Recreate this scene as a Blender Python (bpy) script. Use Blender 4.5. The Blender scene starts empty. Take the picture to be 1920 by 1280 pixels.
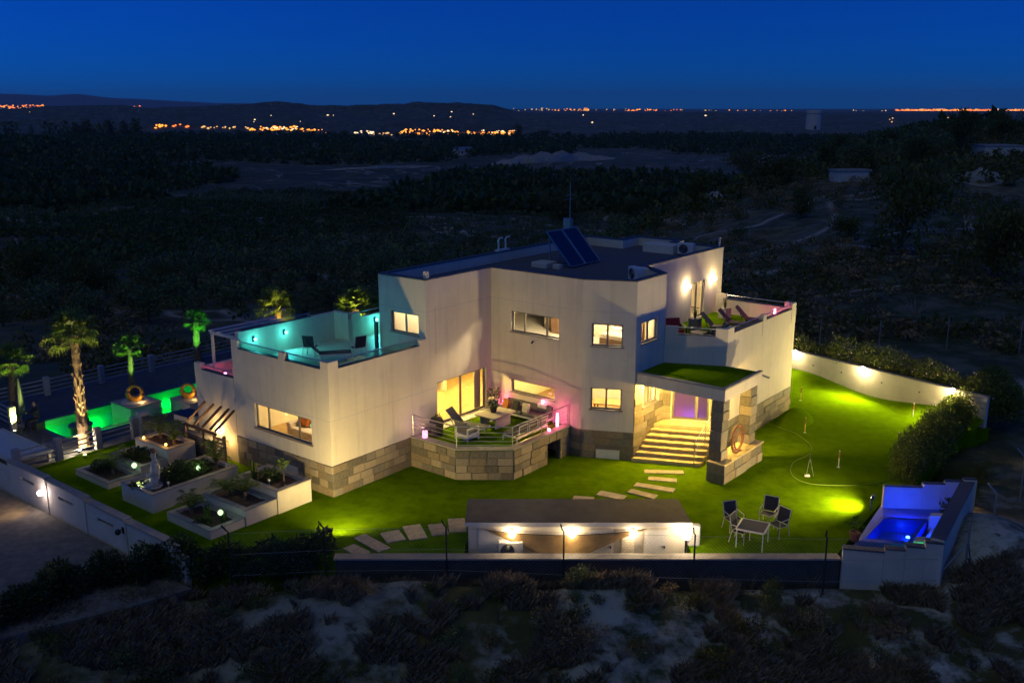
import bpy, math, random
import numpy as np
from mathutils import Vector, Matrix
random.seed(7); RNG = np.random.default_rng(7)
HAZE = 3.0e-5
R = math.radians; PI = math.pi
SC = bpy.context.scene; COL = SC.collection
# ------------------------------------------------------------ camera
H = 14.7; F = 1800.0; HY = 200.0
PITCH = math.atan2(640 - HY, F)
cam_d = bpy.data.cameras.new('camera'); cam_d.sensor_width = 36; cam_d.lens = F/1920*36
cam_d.clip_start = .5; cam_d.clip_end = 80000
cam = bpy.data.objects.new('camera', cam_d); COL.objects.link(cam)
cam.location = (0, 0, H); cam.rotation_euler = (PI/2 - PITCH, 0, 0); SC.camera = cam
# ------------------------------------------------------------ dusk sky
wd = bpy.data.worlds.new('World'); SC.world = wd; wd.use_nodes = True
nt = wd.node_tree; bg = nt.nodes['Background']
sky = nt.nodes.new('ShaderNodeTexSky'); sky.sky_type = 'NISHITA'; sky.sun_disc = False
sky.sun_elevation = R(10); sky.sun_rotation = R(100); sky.altitude = 100
sky.air_density = .75; sky.dust_density = .0; sky.ozone_density = 10.0
mx = nt.nodes.new('ShaderNodeMix'); mx.data_type = 'RGBA'; mx.blend_type = 'MULTIPLY'
mx.inputs[0].default_value = 1.0; mx.inputs[7].default_value = (.0, .75, 1.68, 1)
nt.links.new(sky.outputs[0], mx.inputs[6]); nt.links.new(mx.outputs[2], bg.inputs[0])
bg.inputs[1].default_value = .05
sun_d = bpy.data.lights.new('fill_sun', 'SUN'); sun_d.energy = .2; sun_d.angle = R(70); sun_d.color = (.78, 1., .62)
sun = bpy.data.objects.new('fill_sun', sun_d); COL.objects.link(sun); sun.rotation_euler = (R(38), 0, R(-28))  # weak greenish sun added as fill for the dark land
SC.view_settings.view_transform = 'Standard'; SC.view_settings.look = 'None'
SC.view_settings.exposure = 0; SC.view_settings.gamma = 1
SC.cycles.use_denoising = True
SC.cycles.max_bounces = 6; SC.cycles.transparent_max_bounces = 12
SC.cycles.sample_clamp_indirect = 4
SC.cycles.caustics_reflective = False; SC.cycles.caustics_refractive = False
# ------------------------------------------------------------ frames and helpers
CX, CY, YAW = -6.909, 34.71, .902
TH = YAW - PI/2
BX, BY = math.cos(YAW), math.sin(YAW); AX, AY = math.sin(YAW), -math.cos(YAW)
def W(u, v, z=0.): return Vector((CX + u*AX + v*BX, CY + u*AY + v*BY, z))
def UV(x, y): x -= CX; y -= CY; return (x*AX + y*AY, x*BX + y*BY)
def G(px, py, z=0.):                      # a pixel's direction met with the level z
    s, c = math.sin(PITCH), math.cos(PITCH)
    a = (px-960)/F; b = (640-py)/F; d = (a, c+b*s, -s+b*c); t = (z-H)/d[2]
    return Vector((d[0]*t, d[1]*t, z))
def tag(o, label=None, cat=None, group=None, kind=None):
    if label: o['label'] = label
    if cat: o['category'] = cat
    if group: o['group'] = group
    if kind: o['kind'] = kind
    return o
def thing(name, label, cat, loc=(0, 0, 0), rz=0., group=None):
    o = bpy.data.objects.new(name, None); o.empty_display_size = .2; COL.objects.link(o)
    o.location = loc; o.rotation_euler = (0, 0, rz)
    return tag(o, label, cat, group)
def link(name, me, parent=None, loc=None, rot=None, scale=None):
    o = bpy.data.objects.new(name, me); COL.objects.link(o)
    if parent is not None: o.parent = parent
    if loc is not None: o.location = loc
    if rot is not None: o.rotation_euler = rot
    if scale is not None: o.scale = scale
    return o
def copy_tree(o, parent=None):
    c = o.copy(); COL.objects.link(c); c.parent = parent
    for ch in list(o.children): copy_tree(ch, c)
    return c
def mesh_np(name, V, Fq, mat, smooth=False):
    me = bpy.data.meshes.new(name)
    V = np.asarray(V, np.float32); Fq = np.asarray(Fq, np.int32)
    k = Fq.shape[1]; n = len(Fq)
    me.vertices.add(len(V)); me.vertices.foreach_set('co', V.ravel())
    me.loops.add(n*k); me.loops.foreach_set('vertex_index', Fq.ravel())
    me.polygons.add(n); me.polygons.foreach_set('loop_start', np.arange(n, dtype=np.int32)*k)
    if smooth: me.polygons.foreach_set('use_smooth', np.ones(n, bool))
    me.update(calc_edges=True); me.validate()
    if mat: me.materials.append(mat)
    return me
class MB:
    def __init__(s): s.V = []; s.F = []; s.T = None
    def at(s, o, d):                       # local (along, outward, up) on a wall from o in direction d
        L = math.hypot(*d); dx, dy = d[0]/L, d[1]/L
        s.T = lambda p: (o[0]+p[0]*dx+p[1]*dy, o[1]+p[0]*dy-p[1]*dx, p[2]); return s
    def add(s, vs, fs):
        b = len(s.V); s.V += [tuple(s.T(p)) if s.T else tuple(p) for p in vs]
        s.F += [tuple(b+i for i in f) for f in fs]; return s
    def box(s, x0, x1, y0, y1, z0, z1, ch=0.):
        if ch:                              # chamfered on its upright and top edges
            pts = [(x0+ch, y0), (x1-ch, y0), (x1, y0+ch), (x1, y1-ch), (x1-ch, y1), (x0+ch, y1), (x0, y1-ch), (x0, y0+ch)]
            mx_, my_ = (x0+x1)/2, (y0+y1)/2
            k = ch*.8
            tp = [(p[0]-k*(1 if p[0] > mx_ else -1), p[1]-k*(1 if p[1] > my_ else -1)) for p in pts]
            vs = [(*p, z0) for p in pts]+[(*p, z1-ch) for p in pts]+[(*p, z1) for p in tp]
            fs = [tuple(range(7, -1, -1)), tuple(range(16, 24))]
            for r in (0, 8):
                for i in range(8): fs.append((r+i, r+(i+1) % 8, r+8+(i+1) % 8, r+8+i))
            return s.add(vs, fs)
        return s.add([(x0, y0, z0), (x1, y0, z0), (x1, y1, z0), (x0, y1, z0), (x0, y0, z1), (x1, y0, z1), (x1, y1, z1), (x0, y1, z1)],
                     [(0, 3, 2, 1), (4, 5, 6, 7), (0, 1, 5, 4), (1, 2, 6, 5), (2, 3, 7, 6), (3, 0, 4, 7)])
    def prism(s, pts, z0, z1):
        n = len(pts)
        return s.add([(*p, z0) for p in pts]+[(*p, z1) for p in pts],
                     [tuple(range(n-1, -1, -1)), tuple(range(n, 2*n))]+[(i, (i+1) % n, n+(i+1) % n, n+i) for i in range(n)])
    def tube(s, pts, r, n=6, close=False, r1=None, cap=True):
        P = [Vector(p) for p in pts]; m = len(P); vs = []; fs = []
        ref = None
        for i, p in enumerate(P):
            if close: t = P[(i+1) % m]-P[i-1]
            else: t = P[min(i+1, m-1)]-P[max(i-1, 0)]
            t.normalize()
            a = t.cross(Vector((0, 0, 1)) if abs(t.z) < .95 else Vector((1, 0, 0)))
            if ref is not None and a.dot(ref) < 0 and abs(t.z) < .95: a = -a
            a.normalize(); ref = a; b = t.cross(a)
            rr = r if r1 is None else r+(r1-r)*i/max(1, m-1)
            if hasattr(r, '__len__'): rr = r[i]
            for k in range(n):
                q = 2*PI*k/n; vs.append(p+a*(rr*math.cos(q))+b*(rr*math.sin(q)))
        for i in range(m if close else m-1):
            j = (i+1) % m
            for k in range(n): fs.append((i*n+k, i*n+(k+1) % n, j*n+(k+1) % n, j*n+k))
        if cap and not close: fs.append(tuple(range(n-1, -1, -1))); fs.append(tuple(range((m-1)*n, m*n)))
        return s.add(vs, fs)
    def lathe(s, prof, n=16, c=(0, 0, 0)):
        vs = []; fs = []
        for r, z in prof:
            for k in range(n):
                q = 2*PI*k/n; vs.append((c[0]+r*math.cos(q), c[1]+r*math.sin(q), c[2]+z))
        for i in range(len(prof)-1):
            for k in range(n): fs.append((i*n+k, i*n+(k+1) % n, (i+1)*n+(k+1) % n, (i+1)*n+k))
        fs.append(tuple(range(n-1, -1, -1))); fs.append(tuple(range((len(prof)-1)*n, len(prof)*n)))
        return s.add(vs, fs)
    def bar(s, p0, p1, w, h):               # a rectangular bar from p0 to p1
        p0, p1 = Vector(p0), Vector(p1); t = (p1-p0).normalized()
        a = t.cross(Vector((0, 0, 1)) if abs(t.z) < .98 else Vector((0, 1, 0))).normalized(); b = a.cross(t)
        vs = []
        for p in (p0, p1):
            for i, j in ((-1, -1), (1, -1), (1, 1), (-1, 1)): vs.append(p+a*(i*w/2)+b*(j*h/2))
        return s.add(vs, [(0, 3, 2, 1), (4, 5, 6, 7), (0, 1, 5, 4), (1, 2, 6, 5), (2, 3, 7, 6), (3, 0, 4, 7)])
    def mesh(s, name, mat, smooth=False):
        me = bpy.data.meshes.new(name); me.from_pydata([tuple(v) for v in s.V], [], s.F); me.update()
        if smooth: me.polygons.foreach_set('use_smooth', [True]*len(me.polygons))
        if mat: me.materials.append(mat)
        return me
    def build(s, name, mat, parent=None, smooth=False, loc=None, rot=None):
        me = s.mesh(name, mat, smooth)
        if not smooth or True:
            import bmesh
            bm = bmesh.new(); bm.from_mesh(me); bmesh.ops.recalc_face_normals(bm, faces=bm.faces); bm.to_mesh(me); bm.free()
        return link(name, me, parent, loc, rot)
# ------------------------------------------------------------ materials
def mat(name, col, rough=.6, var=.15, scale=6., bump=.0, bscale=None, metal=0., spec=.5, rnd=0., rgb2=None, coat=0.):
    m = bpy.data.materials.new(name); m.use_nodes = True; t = m.node_tree; b = t.nodes['Principled BSDF']
    b.inputs['Roughness'].default_value = rough; b.inputs['Metallic'].default_value = metal
    b.inputs['Specular IOR Level'].default_value = spec; b.inputs['Coat Weight'].default_value = coat
    tc = t.nodes.new('ShaderNodeTexCoord')
    n = t.nodes.new('ShaderNodeTexNoise'); n.inputs['Scale'].default_value = scale; n.inputs['Detail'].default_value = 5
    n.inputs['Roughness'].default_value = .65
    t.links.new(tc.outputs['Object'], n.inputs['Vector'])
    r = t.nodes.new('ShaderNodeValToRGB'); r.color_ramp.elements[0].position = .3; r.color_ramp.elements[1].position = .72
    c2 = rgb2 or tuple(min(1, c*(1+var)) for c in col)
    r.color_ramp.elements[0].color = (*[c*(1-var) for c in col], 1); r.color_ramp.elements[1].color = (*c2, 1)
    t.links.new(n.outputs['Fac'], r.inputs['Fac'])
    out = r.outputs['Color']
    if rnd:
        oi = t.nodes.new('ShaderNodeObjectInfo'); hs = t.nodes.new('ShaderNodeHueSaturation')
        mr = t.nodes.new('ShaderNodeMapRange'); mr.inputs[3].default_value = 1-rnd; mr.inputs[4].default_value = 1+rnd
        t.links.new(oi.outputs['Random'], mr.inputs[0]); t.links.new(mr.outputs[0], hs.inputs['Value'])
        m2 = t.nodes.new('ShaderNodeMath'); m2.operation = 'FRACT'; m3 = t.nodes.new('ShaderNodeMath'); m3.operation = 'MULTIPLY'; m3.inputs[1].default_value = 7.3
        t.links.new(oi.outputs['Random'], m3.inputs[0]); t.links.new(m3.outputs[0], m2.inputs[0])
        mh = t.nodes.new('ShaderNodeMapRange'); mh.inputs[3].default_value = .5-rnd*.06; mh.inputs[4].default_value = .5+rnd*.05
        t.links.new(m2.outputs[0], mh.inputs[0]); t.links.new(mh.outputs[0], hs.inputs['Hue'])
        t.links.new(out, hs.inputs['Color']); out = hs.outputs['Color']
    t.links.new(out, b.inputs['Base Color'])
    if bump:
        n2 = t.nodes.new('ShaderNodeTexNoise'); n2.inputs['Scale'].default_value = bscale or scale*4; n2.inputs['Detail'].default_value = 4
        t.links.new(tc.outputs['Object'], n2.inputs['Vector'])
        bp = t.nodes.new('ShaderNodeBump'); bp.inputs['Strength'].default_value = bump; bp.inputs['Distance'].default_value = .05
        t.links.new(n2.outputs['Fac'], bp.inputs['Height']); t.links.new(bp.outputs['Normal'], b.inputs['Normal'])
    return m
def emit(name, col, strength):
    m = bpy.data.materials.new(name); m.use_nodes = True; t = m.node_tree
    e = t.nodes.new('ShaderNodeEmission'); e.inputs[0].default_value = (*col, 1); e.inputs[1].default_value = strength
    t.links.new(e.outputs[0], t.nodes['Material Output'].inputs[0]); return m
def glass(name, tint=(1, 1, 1), refl=.12, rough=.03, ior=1.45):
    m = bpy.data.materials.new(name); m.use_nodes = True; t = m.node_tree
    tr = t.nodes.new('ShaderNodeBsdfTransparent'); tr.inputs[0].default_value = (*tint, 1)
    gl = t.nodes.new('ShaderNodeBsdfGlossy'); gl.inputs['Roughness'].default_value = rough
    lw = t.nodes.new('ShaderNodeFresnel'); lw.inputs['IOR'].default_value = ior
    ge = t.nodes.new('ShaderNodeNewGeometry'); iv = t.nodes.new('ShaderNodeMath'); iv.operation = 'SUBTRACT'; iv.inputs[0].default_value = 1; t.links.new(ge.outputs['Backfacing'], iv.inputs[1])
    ml = t.nodes.new('ShaderNodeMath'); ml.operation = 'MULTIPLY'; t.links.new(iv.outputs[0], ml.inputs[0]); t.links.new(lw.outputs[0], ml.inputs[1])   # a pane reflects once, at its outer face
    mxs = t.nodes.new('ShaderNodeMixShader')
    t.links.new(ml.outputs[0], mxs.inputs[0]); t.links.new(tr.outputs[0], mxs.inputs[1]); t.links.new(gl.outputs[0], mxs.inputs[2])
    t.links.new(mxs.outputs[0], t.nodes['Material Output'].inputs[0]); return m
def leafmat(name, col, col2, trans=.35, rough=.55):
    m = mat(name, col, rough, .3, 3.0, rgb2=col2, rnd=.18); t = m.node_tree; b = t.nodes['Principled BSDF']
    tl = t.nodes.new('ShaderNodeBsdfTranslucent'); mxs = t.nodes.new('ShaderNodeMixShader'); mxs.inputs[0].default_value = trans
    src = b.inputs['Base Color'].links[0].from_socket; t.links.new(src, tl.inputs[0])
    t.links.new(b.outputs[0], mxs.inputs[1]); t.links.new(tl.outputs[0], mxs.inputs[2])
    t.links.new(mxs.outputs[0], t.nodes['Material Output'].inputs[0]); return m
M = {}
M['wall'] = mat('render_wall', (.72, .64, .50), .8, .09, .55, .08, 45)
def weather(m, amt=.16):
    t = m.node_tree; b = t.nodes['Principled BSDF']; tc = t.nodes['Texture Coordinate']; mp = t.nodes.new('ShaderNodeMapping'); mp.inputs['Scale'].default_value = (2.2, 2.2, .12)
    n = t.nodes.new('ShaderNodeTexNoise'); n.inputs['Scale'].default_value = 1.6; n.inputs['Detail'].default_value = 6; n.inputs['Roughness'].default_value = .7
    t.links.new(tc.outputs['Object'], mp.inputs[0]); t.links.new(mp.outputs[0], n.inputs['Vector']); r = t.nodes.new('ShaderNodeValToRGB'); r.color_ramp.elements[0].position = .5; r.color_ramp.elements[1].position = .75
    r.color_ramp.elements[0].color = (1, 1, 1, 1); r.color_ramp.elements[1].color = (1-amt, 1-amt, 1-amt*.9, 1); t.links.new(n.outputs['Fac'], r.inputs[0])
    q = t.nodes.new('ShaderNodeMix'); q.data_type = 'RGBA'; q.blend_type = 'MULTIPLY'; q.inputs[0].default_value = 1; src = b.inputs['Base Color'].links[0].from_socket
    t.links.new(src, q.inputs[6]); t.links.new(r.outputs[0], q.inputs[7]); t.links.new(q.outputs[2], b.inputs['Base Color'])
weather(M['wall'])
M['wall2'] = mat('garden_wall_paint', (.6, .54, .44), .8, .12, 1.4, .1, 50)
M['inner'] = mat('room_paint', (.74, .64, .44), .8, .03)
M['joint'] = mat('wall_joint', (.5, .48, .45), .8, .05)
M['stone'] = mat('slate_cladding', (.21, .175, .125), .65, .45, 5.5, .35, 22, rnd=.42, rgb2=(.36, .29, .19))
def stonemat():
    m = mat('slate_cladding', (.2, .17, .12), .65, .45, 5.5, .35, 22, rgb2=(.36, .29, .19)); t = m.node_tree; b = t.nodes['Principled BSDF']
    oi = t.nodes.new('ShaderNodeObjectInfo'); cr = t.nodes.new('ShaderNodeValToRGB'); cr.color_ramp.interpolation = 'CONSTANT'
    cols = [(.075, .07, .06), (.2, .15, .09), (.34, .27, .17), (.15, .14, .12), (.27, .2, .12), (.42, .34, .23), (.11, .095, .07), (.24, .21, .16)]
    el = cr.color_ramp.elements; el[0].color = (*cols[0], 1); el[1].position = 1/8; el[1].color = (*cols[1], 1)
    for k in range(2, 8): e = el.new(k/8); e.color = (*cols[k], 1)
    t.links.new(oi.outputs['Random'], cr.inputs['Fac']); mx = t.nodes.new('ShaderNodeMix'); mx.data_type = 'RGBA'; mx.inputs[0].default_value = .42
    src = b.inputs['Base Color'].links[0].from_socket; t.links.new(cr.outputs['Color'], mx.inputs[6]); t.links.new(src, mx.inputs[7]); t.links.new(mx.outputs[2], b.inputs['Base Color']); return m
M['stone'] = stonemat()
M['stoneback'] = mat('mortar', (.16, .14, .11), .9, .2, 8)
M['cap'] = mat('coping', (.33, .29, .24), .7, .2, 5, .1)
M['tread'] = mat('sandstone', (.56, .43, .22), .6, .22, 4, .1, rnd=.12)
M['paver'] = mat('stepping_slab', (.42, .35, .25), .7, .28, 5, .25, 26, rnd=.15)
M['roof'] = mat('roof_gravel', (.13, .13, .135), .95, .35, 18, .6, 90)
M['coping_dark'] = mat('dark_coping', (.07, .075, .085), .6, .2, 6)
M['tile'] = mat('terrace_tile', (.5, .46, .38), .5, .12, 3)
M['alu'] = mat('window_aluminium', (.22, .2, .18), .4, .1, 5, metal=.3)
M['steel'] = mat('steel', (.55, .54, .52), .3, .08, 9, metal=.9)
M['galv'] = mat('galvanised', (.36, .36, .35), .45, .2, 9, metal=.6)
M['white'] = mat('white_lacquer', (.66, .63, .58), .4, .05)
M['dark'] = mat('dark_fabric', (.035, .032, .032), .8, .25, 30)
M['grey'] = mat('grey_fabric', (.11, .105, .1), .85, .2, 25, .1)
M['red'] = mat('red_fabric', (.42, .03, .02), .8, .2, 20)
M['orange'] = mat('orange_fabric', (.55, .17, .02), .8, .2, 20)
M['cream'] = mat('cream_fabric', (.6, .52, .4), .85, .15, 14)
M['wood'] = mat('brown_wood', (.16, .085, .04), .6, .3, 8, .1)
M['railpaint'] = mat('rail_paint', (.34, .32, .3), .6, .15, 6)
M['floorwood'] = mat('oak_floor', (.46, .3, .13), .45, .25, 3)
M['black'] = mat('black_metal', (.02, .02, .022), .5, .2, 10)
M['terracotta'] = mat('terracotta', (.38, .14, .07), .8, .2, 8)
M['soil'] = mat('bark_mulch', (.085, .05, .03), .95, .45, 14, .6, 40)
M['rust'] = mat('rusted_steel', (.26, .1, .04), .7, .4, 8, .15)
M['gold'] = mat('gold_sculpture', (.62, .3, .04), .4, .15, 5, metal=.35)
M['glass'] = glass('window_glass', (.97, .98, .97))
M['rail_glass'] = glass('balustrade_glass', (.72, .86, .86))
M['water'] = glass('pool_water', (.86, .97, .94), ior=1.33)
M['bulb'] = emit('warm_bulb', (1, .78, .5), 60)
M['bulb_low'] = emit('soft_bulb', (1, .72, .4), 8)
M['bulb_pink'] = emit('pink_bulb', (1, .16, .35), 25)
M['cube_pink'] = emit('pink_cube', (1, .42, .62), 2.2)
M['bulb_teal'] = emit('teal_bulb', (.1, 1, .95), 14)
M['bulb_green'] = emit('garden_globe', (.62, 1, .5), 1.6)
M['bulb_cold'] = emit('cold_bulb', (1, .86, .88), 40)
M['bulb_pool'] = emit('pool_lamp', (.05, 1, .3), 20)
M['bulb_blue'] = emit('spa_lamp', (.05, .15, 1), 20)
M['bulb_amber'] = emit('amber_stud', (1, .5, .08), 14)
M['frost'] = None
M['leaf_dark'] = leafmat('oleander_leaf', (.03, .065, .014), (.07, .12, .025))
M['leaf_hedge'] = leafmat('hedge_leaf', (.08, .13, .015), (.19, .21, .03))
M['leaf_palm'] = leafmat('palm_frond', (.11, .19, .02), (.2, .26, .04), .45)
M['leaf_olive'] = leafmat('olive_leaf', (.09, .13, .03), (.2, .25, .075))
M['leaf_citrus'] = leafmat('citrus_leaf', (.035, .07, .006), (.09, .14, .015))
M['leaf_pine'] = leafmat('pine_needles', (.07, .085, .008), (.18, .18, .025))
M['leaf_dry'] = leafmat('dry_scrub', (.24, .165, .055), (.44, .31, .12), .2)
M['leaf_grass'] = leafmat('dry_grass', (.2, .155, .085), (.36, .29, .17), .2)
M['leaf_green'] = leafmat('garden_shrub', (.04, .085, .015), (.09, .13, .025))
M['flower'] = mat('pale_blossom', (.75, .5, .5), .7, .2)
M['bark'] = mat('bark', (.09, .07, .05), .95, .35, 12, .5)
M['palmbark'] = mat('palm_trunk', (.2, .13, .075), .95, .4, 9, .6)
# ------------------------------------------------------------ lamps
def point(parent, loc, col, watt, r=.05, name='lamp_light'):
    l = bpy.data.lights.new(name, 'POINT'); l.color = col; l.energy = watt; l.shadow_soft_size = r
    o = bpy.data.objects.new(name, l); COL.objects.link(o); o.parent = parent; o.location = loc; return o
def spot(parent, loc, target, col, watt, deg=120, blend=.6, r=.08, name='flood_beam'):
    l = bpy.data.lights.new(name, 'SPOT'); l.color = col; l.energy = watt; l.shadow_soft_size = r
    l.spot_size = R(deg); l.spot_blend = blend
    o = bpy.data.objects.new(name, l); COL.objects.link(o); o.parent = parent; o.location = loc
    d = Vector(target)-Vector(loc); o.rotation_euler = d.to_track_quat('-Z', 'Y').to_euler(); return o
WARM = (1, .74, .4); SOFT = (1, .78, .46)
# ------------------------------------------------------------ terrain
def vnoise(x, y, seed=0):
    xi = np.floor(x).astype(np.int64); yi = np.floor(y).astype(np.int64); fx = x-xi; fy = y-yi
    fx = fx*fx*(3-2*fx); fy = fy*fy*(3-2*fy)
    def h(a, b):
        n = (a*374761393+b*668265263+seed*1274126177) & 0x7fffffff
        n = ((n ^ (n >> 13))*1274126177) & 0x7fffffff
        return (n ^ (n >> 16)).astype(np.float64) % 65536/65536.
    return (h(xi, yi)*(1-fx)+h(xi+1, yi)*fx)*(1-fy)+(h(xi, yi+1)*(1-fx)+h(xi+1, yi+1)*fx)*fy
def fbm(x, y, o=4, seed=0):
    r = 0; a = .5
    for i in range(o): r = r+a*(vnoise(x, y, seed+i)-.5); x = x*2.03+11.3; y = y*2.03+5.7; a *= .5
    return r
def ss(e0, e1, x): t = np.clip((x-e0)/(e1-e0), 0, 1); return t*t*(3-2*t)
LAWN = [W(-12.2, -6.55), Vector((-10.6, 29.45, 0)), Vector((-5.6, 29.72, 0)), Vector((-1.62, 29.72, 0)), Vector((-1.62, 30.42, 0)), Vector((-1.4, 32.2, 0)), Vector((5.9, 32.2, 0)), Vector((6.1, 30.42, 0)), Vector((6.1, 29.72, 0)),
        Vector((10.9, 29.72, 0)), Vector((13.95, 33.98, 0)), Vector((15.4, 35.0, 0)), Vector((16.6, 36.9, 0)), Vector((18.8, 40.2, 0)), Vector((21.0, 42.2, 0)), Vector((22.5, 43.0, 0)), Vector((15.4, 52.4, 0)), W(-3, 24), W(-7.5, 12), W(-7.5, -.55), W(-12.2, -.55)]
def in_poly(x, y, P):
    c = np.zeros(np.shape(x), bool); n = len(P)
    for i in range(n):
        x0, y0 = P[i][0], P[i][1]; x1, y1 = P[i-1][0], P[i-1][1]
        k = ((y0 > y) != (y1 > y)) & (x < (x1-x0)*(y-y0)/(y1-y0+1e-12)+x0); c ^= k
    return c
def hill_profile(px, pts):
    return np.interp(px, [p[0] for p in pts], [p[1] for p in pts])
def terr(x, y):
    x = np.asarray(x, float); y = np.asarray(y, float)
    d = np.hypot(x, y)
    hl = np.interp(y, [-500, 20, 52, 75, 120, 200, 300, 500, 900, 2000, 60000], [-8, -1.2, -1.2, -3.5, -9, -17, -25, -33, -39, -45, -48])
    hr = np.interp(y, [-500, 20, 60, 130, 220, 350, 480, 900, 60000], [-8, -.6, -.5, .3, 3.2, 7.2, 0, -38, -48])
    xb = 16+y*y*.00085
    k = ss(-18-.1*np.abs(y), 22+.06*np.abs(y), x-xb+10)
    h = hl*(1-k)+hr*k
    # pine-covered rise on the right, lumpy ground everywhere beyond the garden
    far = ss(50, 110, y+np.abs(x)*.35)
    h += far*(fbm(x/46, y/46, 4, 3)*7*(1-.55*k*0)+fbm(x/11, y/11, 3, 9)*1.3)*np.clip(1.25-d/1500, .15, 1)
    st = np.round(h/2.1)*2.1; h = h+(st-h)*.62*(1-k)*ss(90, 140, y)*(1-ss(450, 700, y))
    # left side of the valley climbs towards the terraces
    h += ss(150, 420, -x-.05*y)*ss(220, 480, y)*14*(1-ss(1100, 1700, y))
    # far hills
    az = 960+F*x/np.maximum(y, 50)
    r1 = hill_profile(az, [(-900, 30), (-100, 30), (90, 45), (140, 62), (300, 50), (430, 64), (470, 68), (560, 74), (615, 58), (690, 60), (780, 72), (900, 77), (932, 60), (960, 40), (1010, 25), (1150, 22), (1280, 34), (1330, 36), (1400, 22), (1900, 10), (3500, 20)])
    h += r1*np.exp(-((y-4600)/900.)**2)*(1+fbm(x/420, y/420, 5, 21)*1.5)
    h += ss(1500, 2800, y)*(1-ss(7000, 9000, y))*fbm(x/330, y/330, 5, 31)*52
    # foreground: a scrubby bank dropping towards the camera
    fr = ss(29.3, 28.2, y)
    bank = -.42-np.clip(28.5-y, 0, 40)*.30+fbm(x/3.1, y/2.2, 4, 41)*1.15+fbm(x/9, y/7, 2, 44)*1.2
    bank = bank-ss(-6, -13, x)*.9
    h = h*(1-fr)+bank*fr
    h = h+1.35*np.exp(-(((x-17.0)/2.0)**2+((y-30.9)/3.0)**2))
    # driveway side
    dw = ss(-9.0, -13.5, x+.0*y)*ss(44, 38, y)*ss(20, 27, y)
    h = h*(1-dw)+(-1.05)*dw
    return h
def terr_full(x, y):
    h = terr(x, y)
    x = np.asarray(x, float); y = np.asarray(y, float)
    u = (x-CX)*AX+(y-CY)*AY; v = (x-CX)*BX+(y-CY)*BY
    pit = in_poly(x, y, LAWN) | ((u > -23) & (u < -6) & (v > -9) & (v < 24)) | ((y > 29.25) & (y < 40) & (x > -10.5) & (x < 17.3-(34.3-y)*.62))
    return np.where(pit, -2.6, h)
def build_terrain():
    def axis(n, s, k, lo_n):
        t = np.arange(-lo_n, n+1); return np.sinh(t*k)/k*s
    xs = axis(275, .36, .0275, 275)
    yp = axis(560, .30, .0139, 200)+36
    X, Y = np.meshgrid(xs, yp); Z = terr_full(X, Y)
    nx, ny = len(xs), len(yp)
    V = np.stack([X.ravel(), Y.ravel(), Z.ravel()], 1)
    i = np.arange(ny-1)[:, None]*nx+np.arange(nx-1)[None]; i = i.ravel()
    Fq = np.stack([i, i+1, i+1+nx, i+nx], 1)
    m = mat('hillside_earth', (.1, .085, .02), .95, .5, .5, .6, 3.5, rgb2=(.25, .19, .06))
    t = m.node_tree; b = t.nodes['Principled BSDF']; tc = t.nodes['Texture Coordinate']
    def noise(sc, det, p0, p1, dist=0.):
        n = t.nodes.new('ShaderNodeTexNoise'); n.inputs['Scale'].default_value = sc; n.inputs['Detail'].default_value = det; n.inputs['Roughness'].default_value = .68; n.inputs['Distortion'].default_value = dist
        t.links.new(tc.outputs['Object'], n.inputs['Vector']); cr = t.nodes.new('ShaderNodeValToRGB'); cr.color_ramp.elements[0].position = p0; cr.color_ramp.elements[1].position = p1
        t.links.new(n.outputs['Fac'], cr.inputs['Fac']); return cr
    def over(fac, col, src):
        q = t.nodes.new('ShaderNodeMix'); q.data_type = 'RGBA'; t.links.new(fac, q.inputs[0]); t.links.new(src, q.inputs[6]); q.inputs[7].default_value = (*col, 1); return q.outputs[2]
    src = b.inputs['Base Color'].links[0].from_socket
    src = over(noise(.05, 9, .38, .54).outputs[0], (.035, .05, .006), src)            # green cover
    sx = t.nodes.new('ShaderNodeSeparateXYZ'); t.links.new(tc.outputs['Object'], sx.inputs[0]); mr = t.nodes.new('ShaderNodeMapRange')
    mr.inputs[1].default_value = 28; mr.inputs[2].default_value = 40; mr.inputs[3].default_value = 1; mr.inputs[4].default_value = .16; t.links.new(sx.outputs[1], mr.inputs[0])
    mrx = t.nodes.new('ShaderNodeMapRange'); mrx.inputs[1].default_value = -14; mrx.inputs[2].default_value = 12; mrx.inputs[3].default_value = .25; mrx.inputs[4].default_value = 1.; t.links.new(sx.outputs[0], mrx.inputs[0])
    cm = t.nodes.new('ShaderNodeMath'); cm.operation = 'MULTIPLY'; cm2 = t.nodes.new('ShaderNodeMath'); cm2.operation = 'MULTIPLY'
    t.links.new(mr.outputs[0], cm.inputs[0]); t.links.new(noise(.42, 9, .46, .6).outputs[0], cm.inputs[1]); t.links.new(cm.outputs[0], cm2.inputs[0]); t.links.new(mrx.outputs[0], cm2.inputs[1])
    src = over(cm2.outputs[0], (.56, .53, .44), src)                                 # chalky bare soil of the near bank
    src = over(noise(1.6, 8, .56, .66).outputs[0], (.05, .045, .03), src)             # litter and weeds
    trk = noise(.011, 3, .49, .5, .6); trk.color_ramp.elements.new(.51); e = trk.color_ramp.elements
    for k_, c_ in enumerate((0, 1, 0)): e[k_].color = (c_, c_, c_, 1)
    src = over(trk.outputs[0], (.42, .36, .27), src)                                  # farm tracks
    t.links.new(src, b.inputs['Base Color'])
    o = link('terrain', mesh_np('terrain', V, Fq, m, True)); tag(o, kind='structure')
build_terrain()
def TZ(x, y): return float(terr(np.array([x]), np.array([y]))[0])
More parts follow.
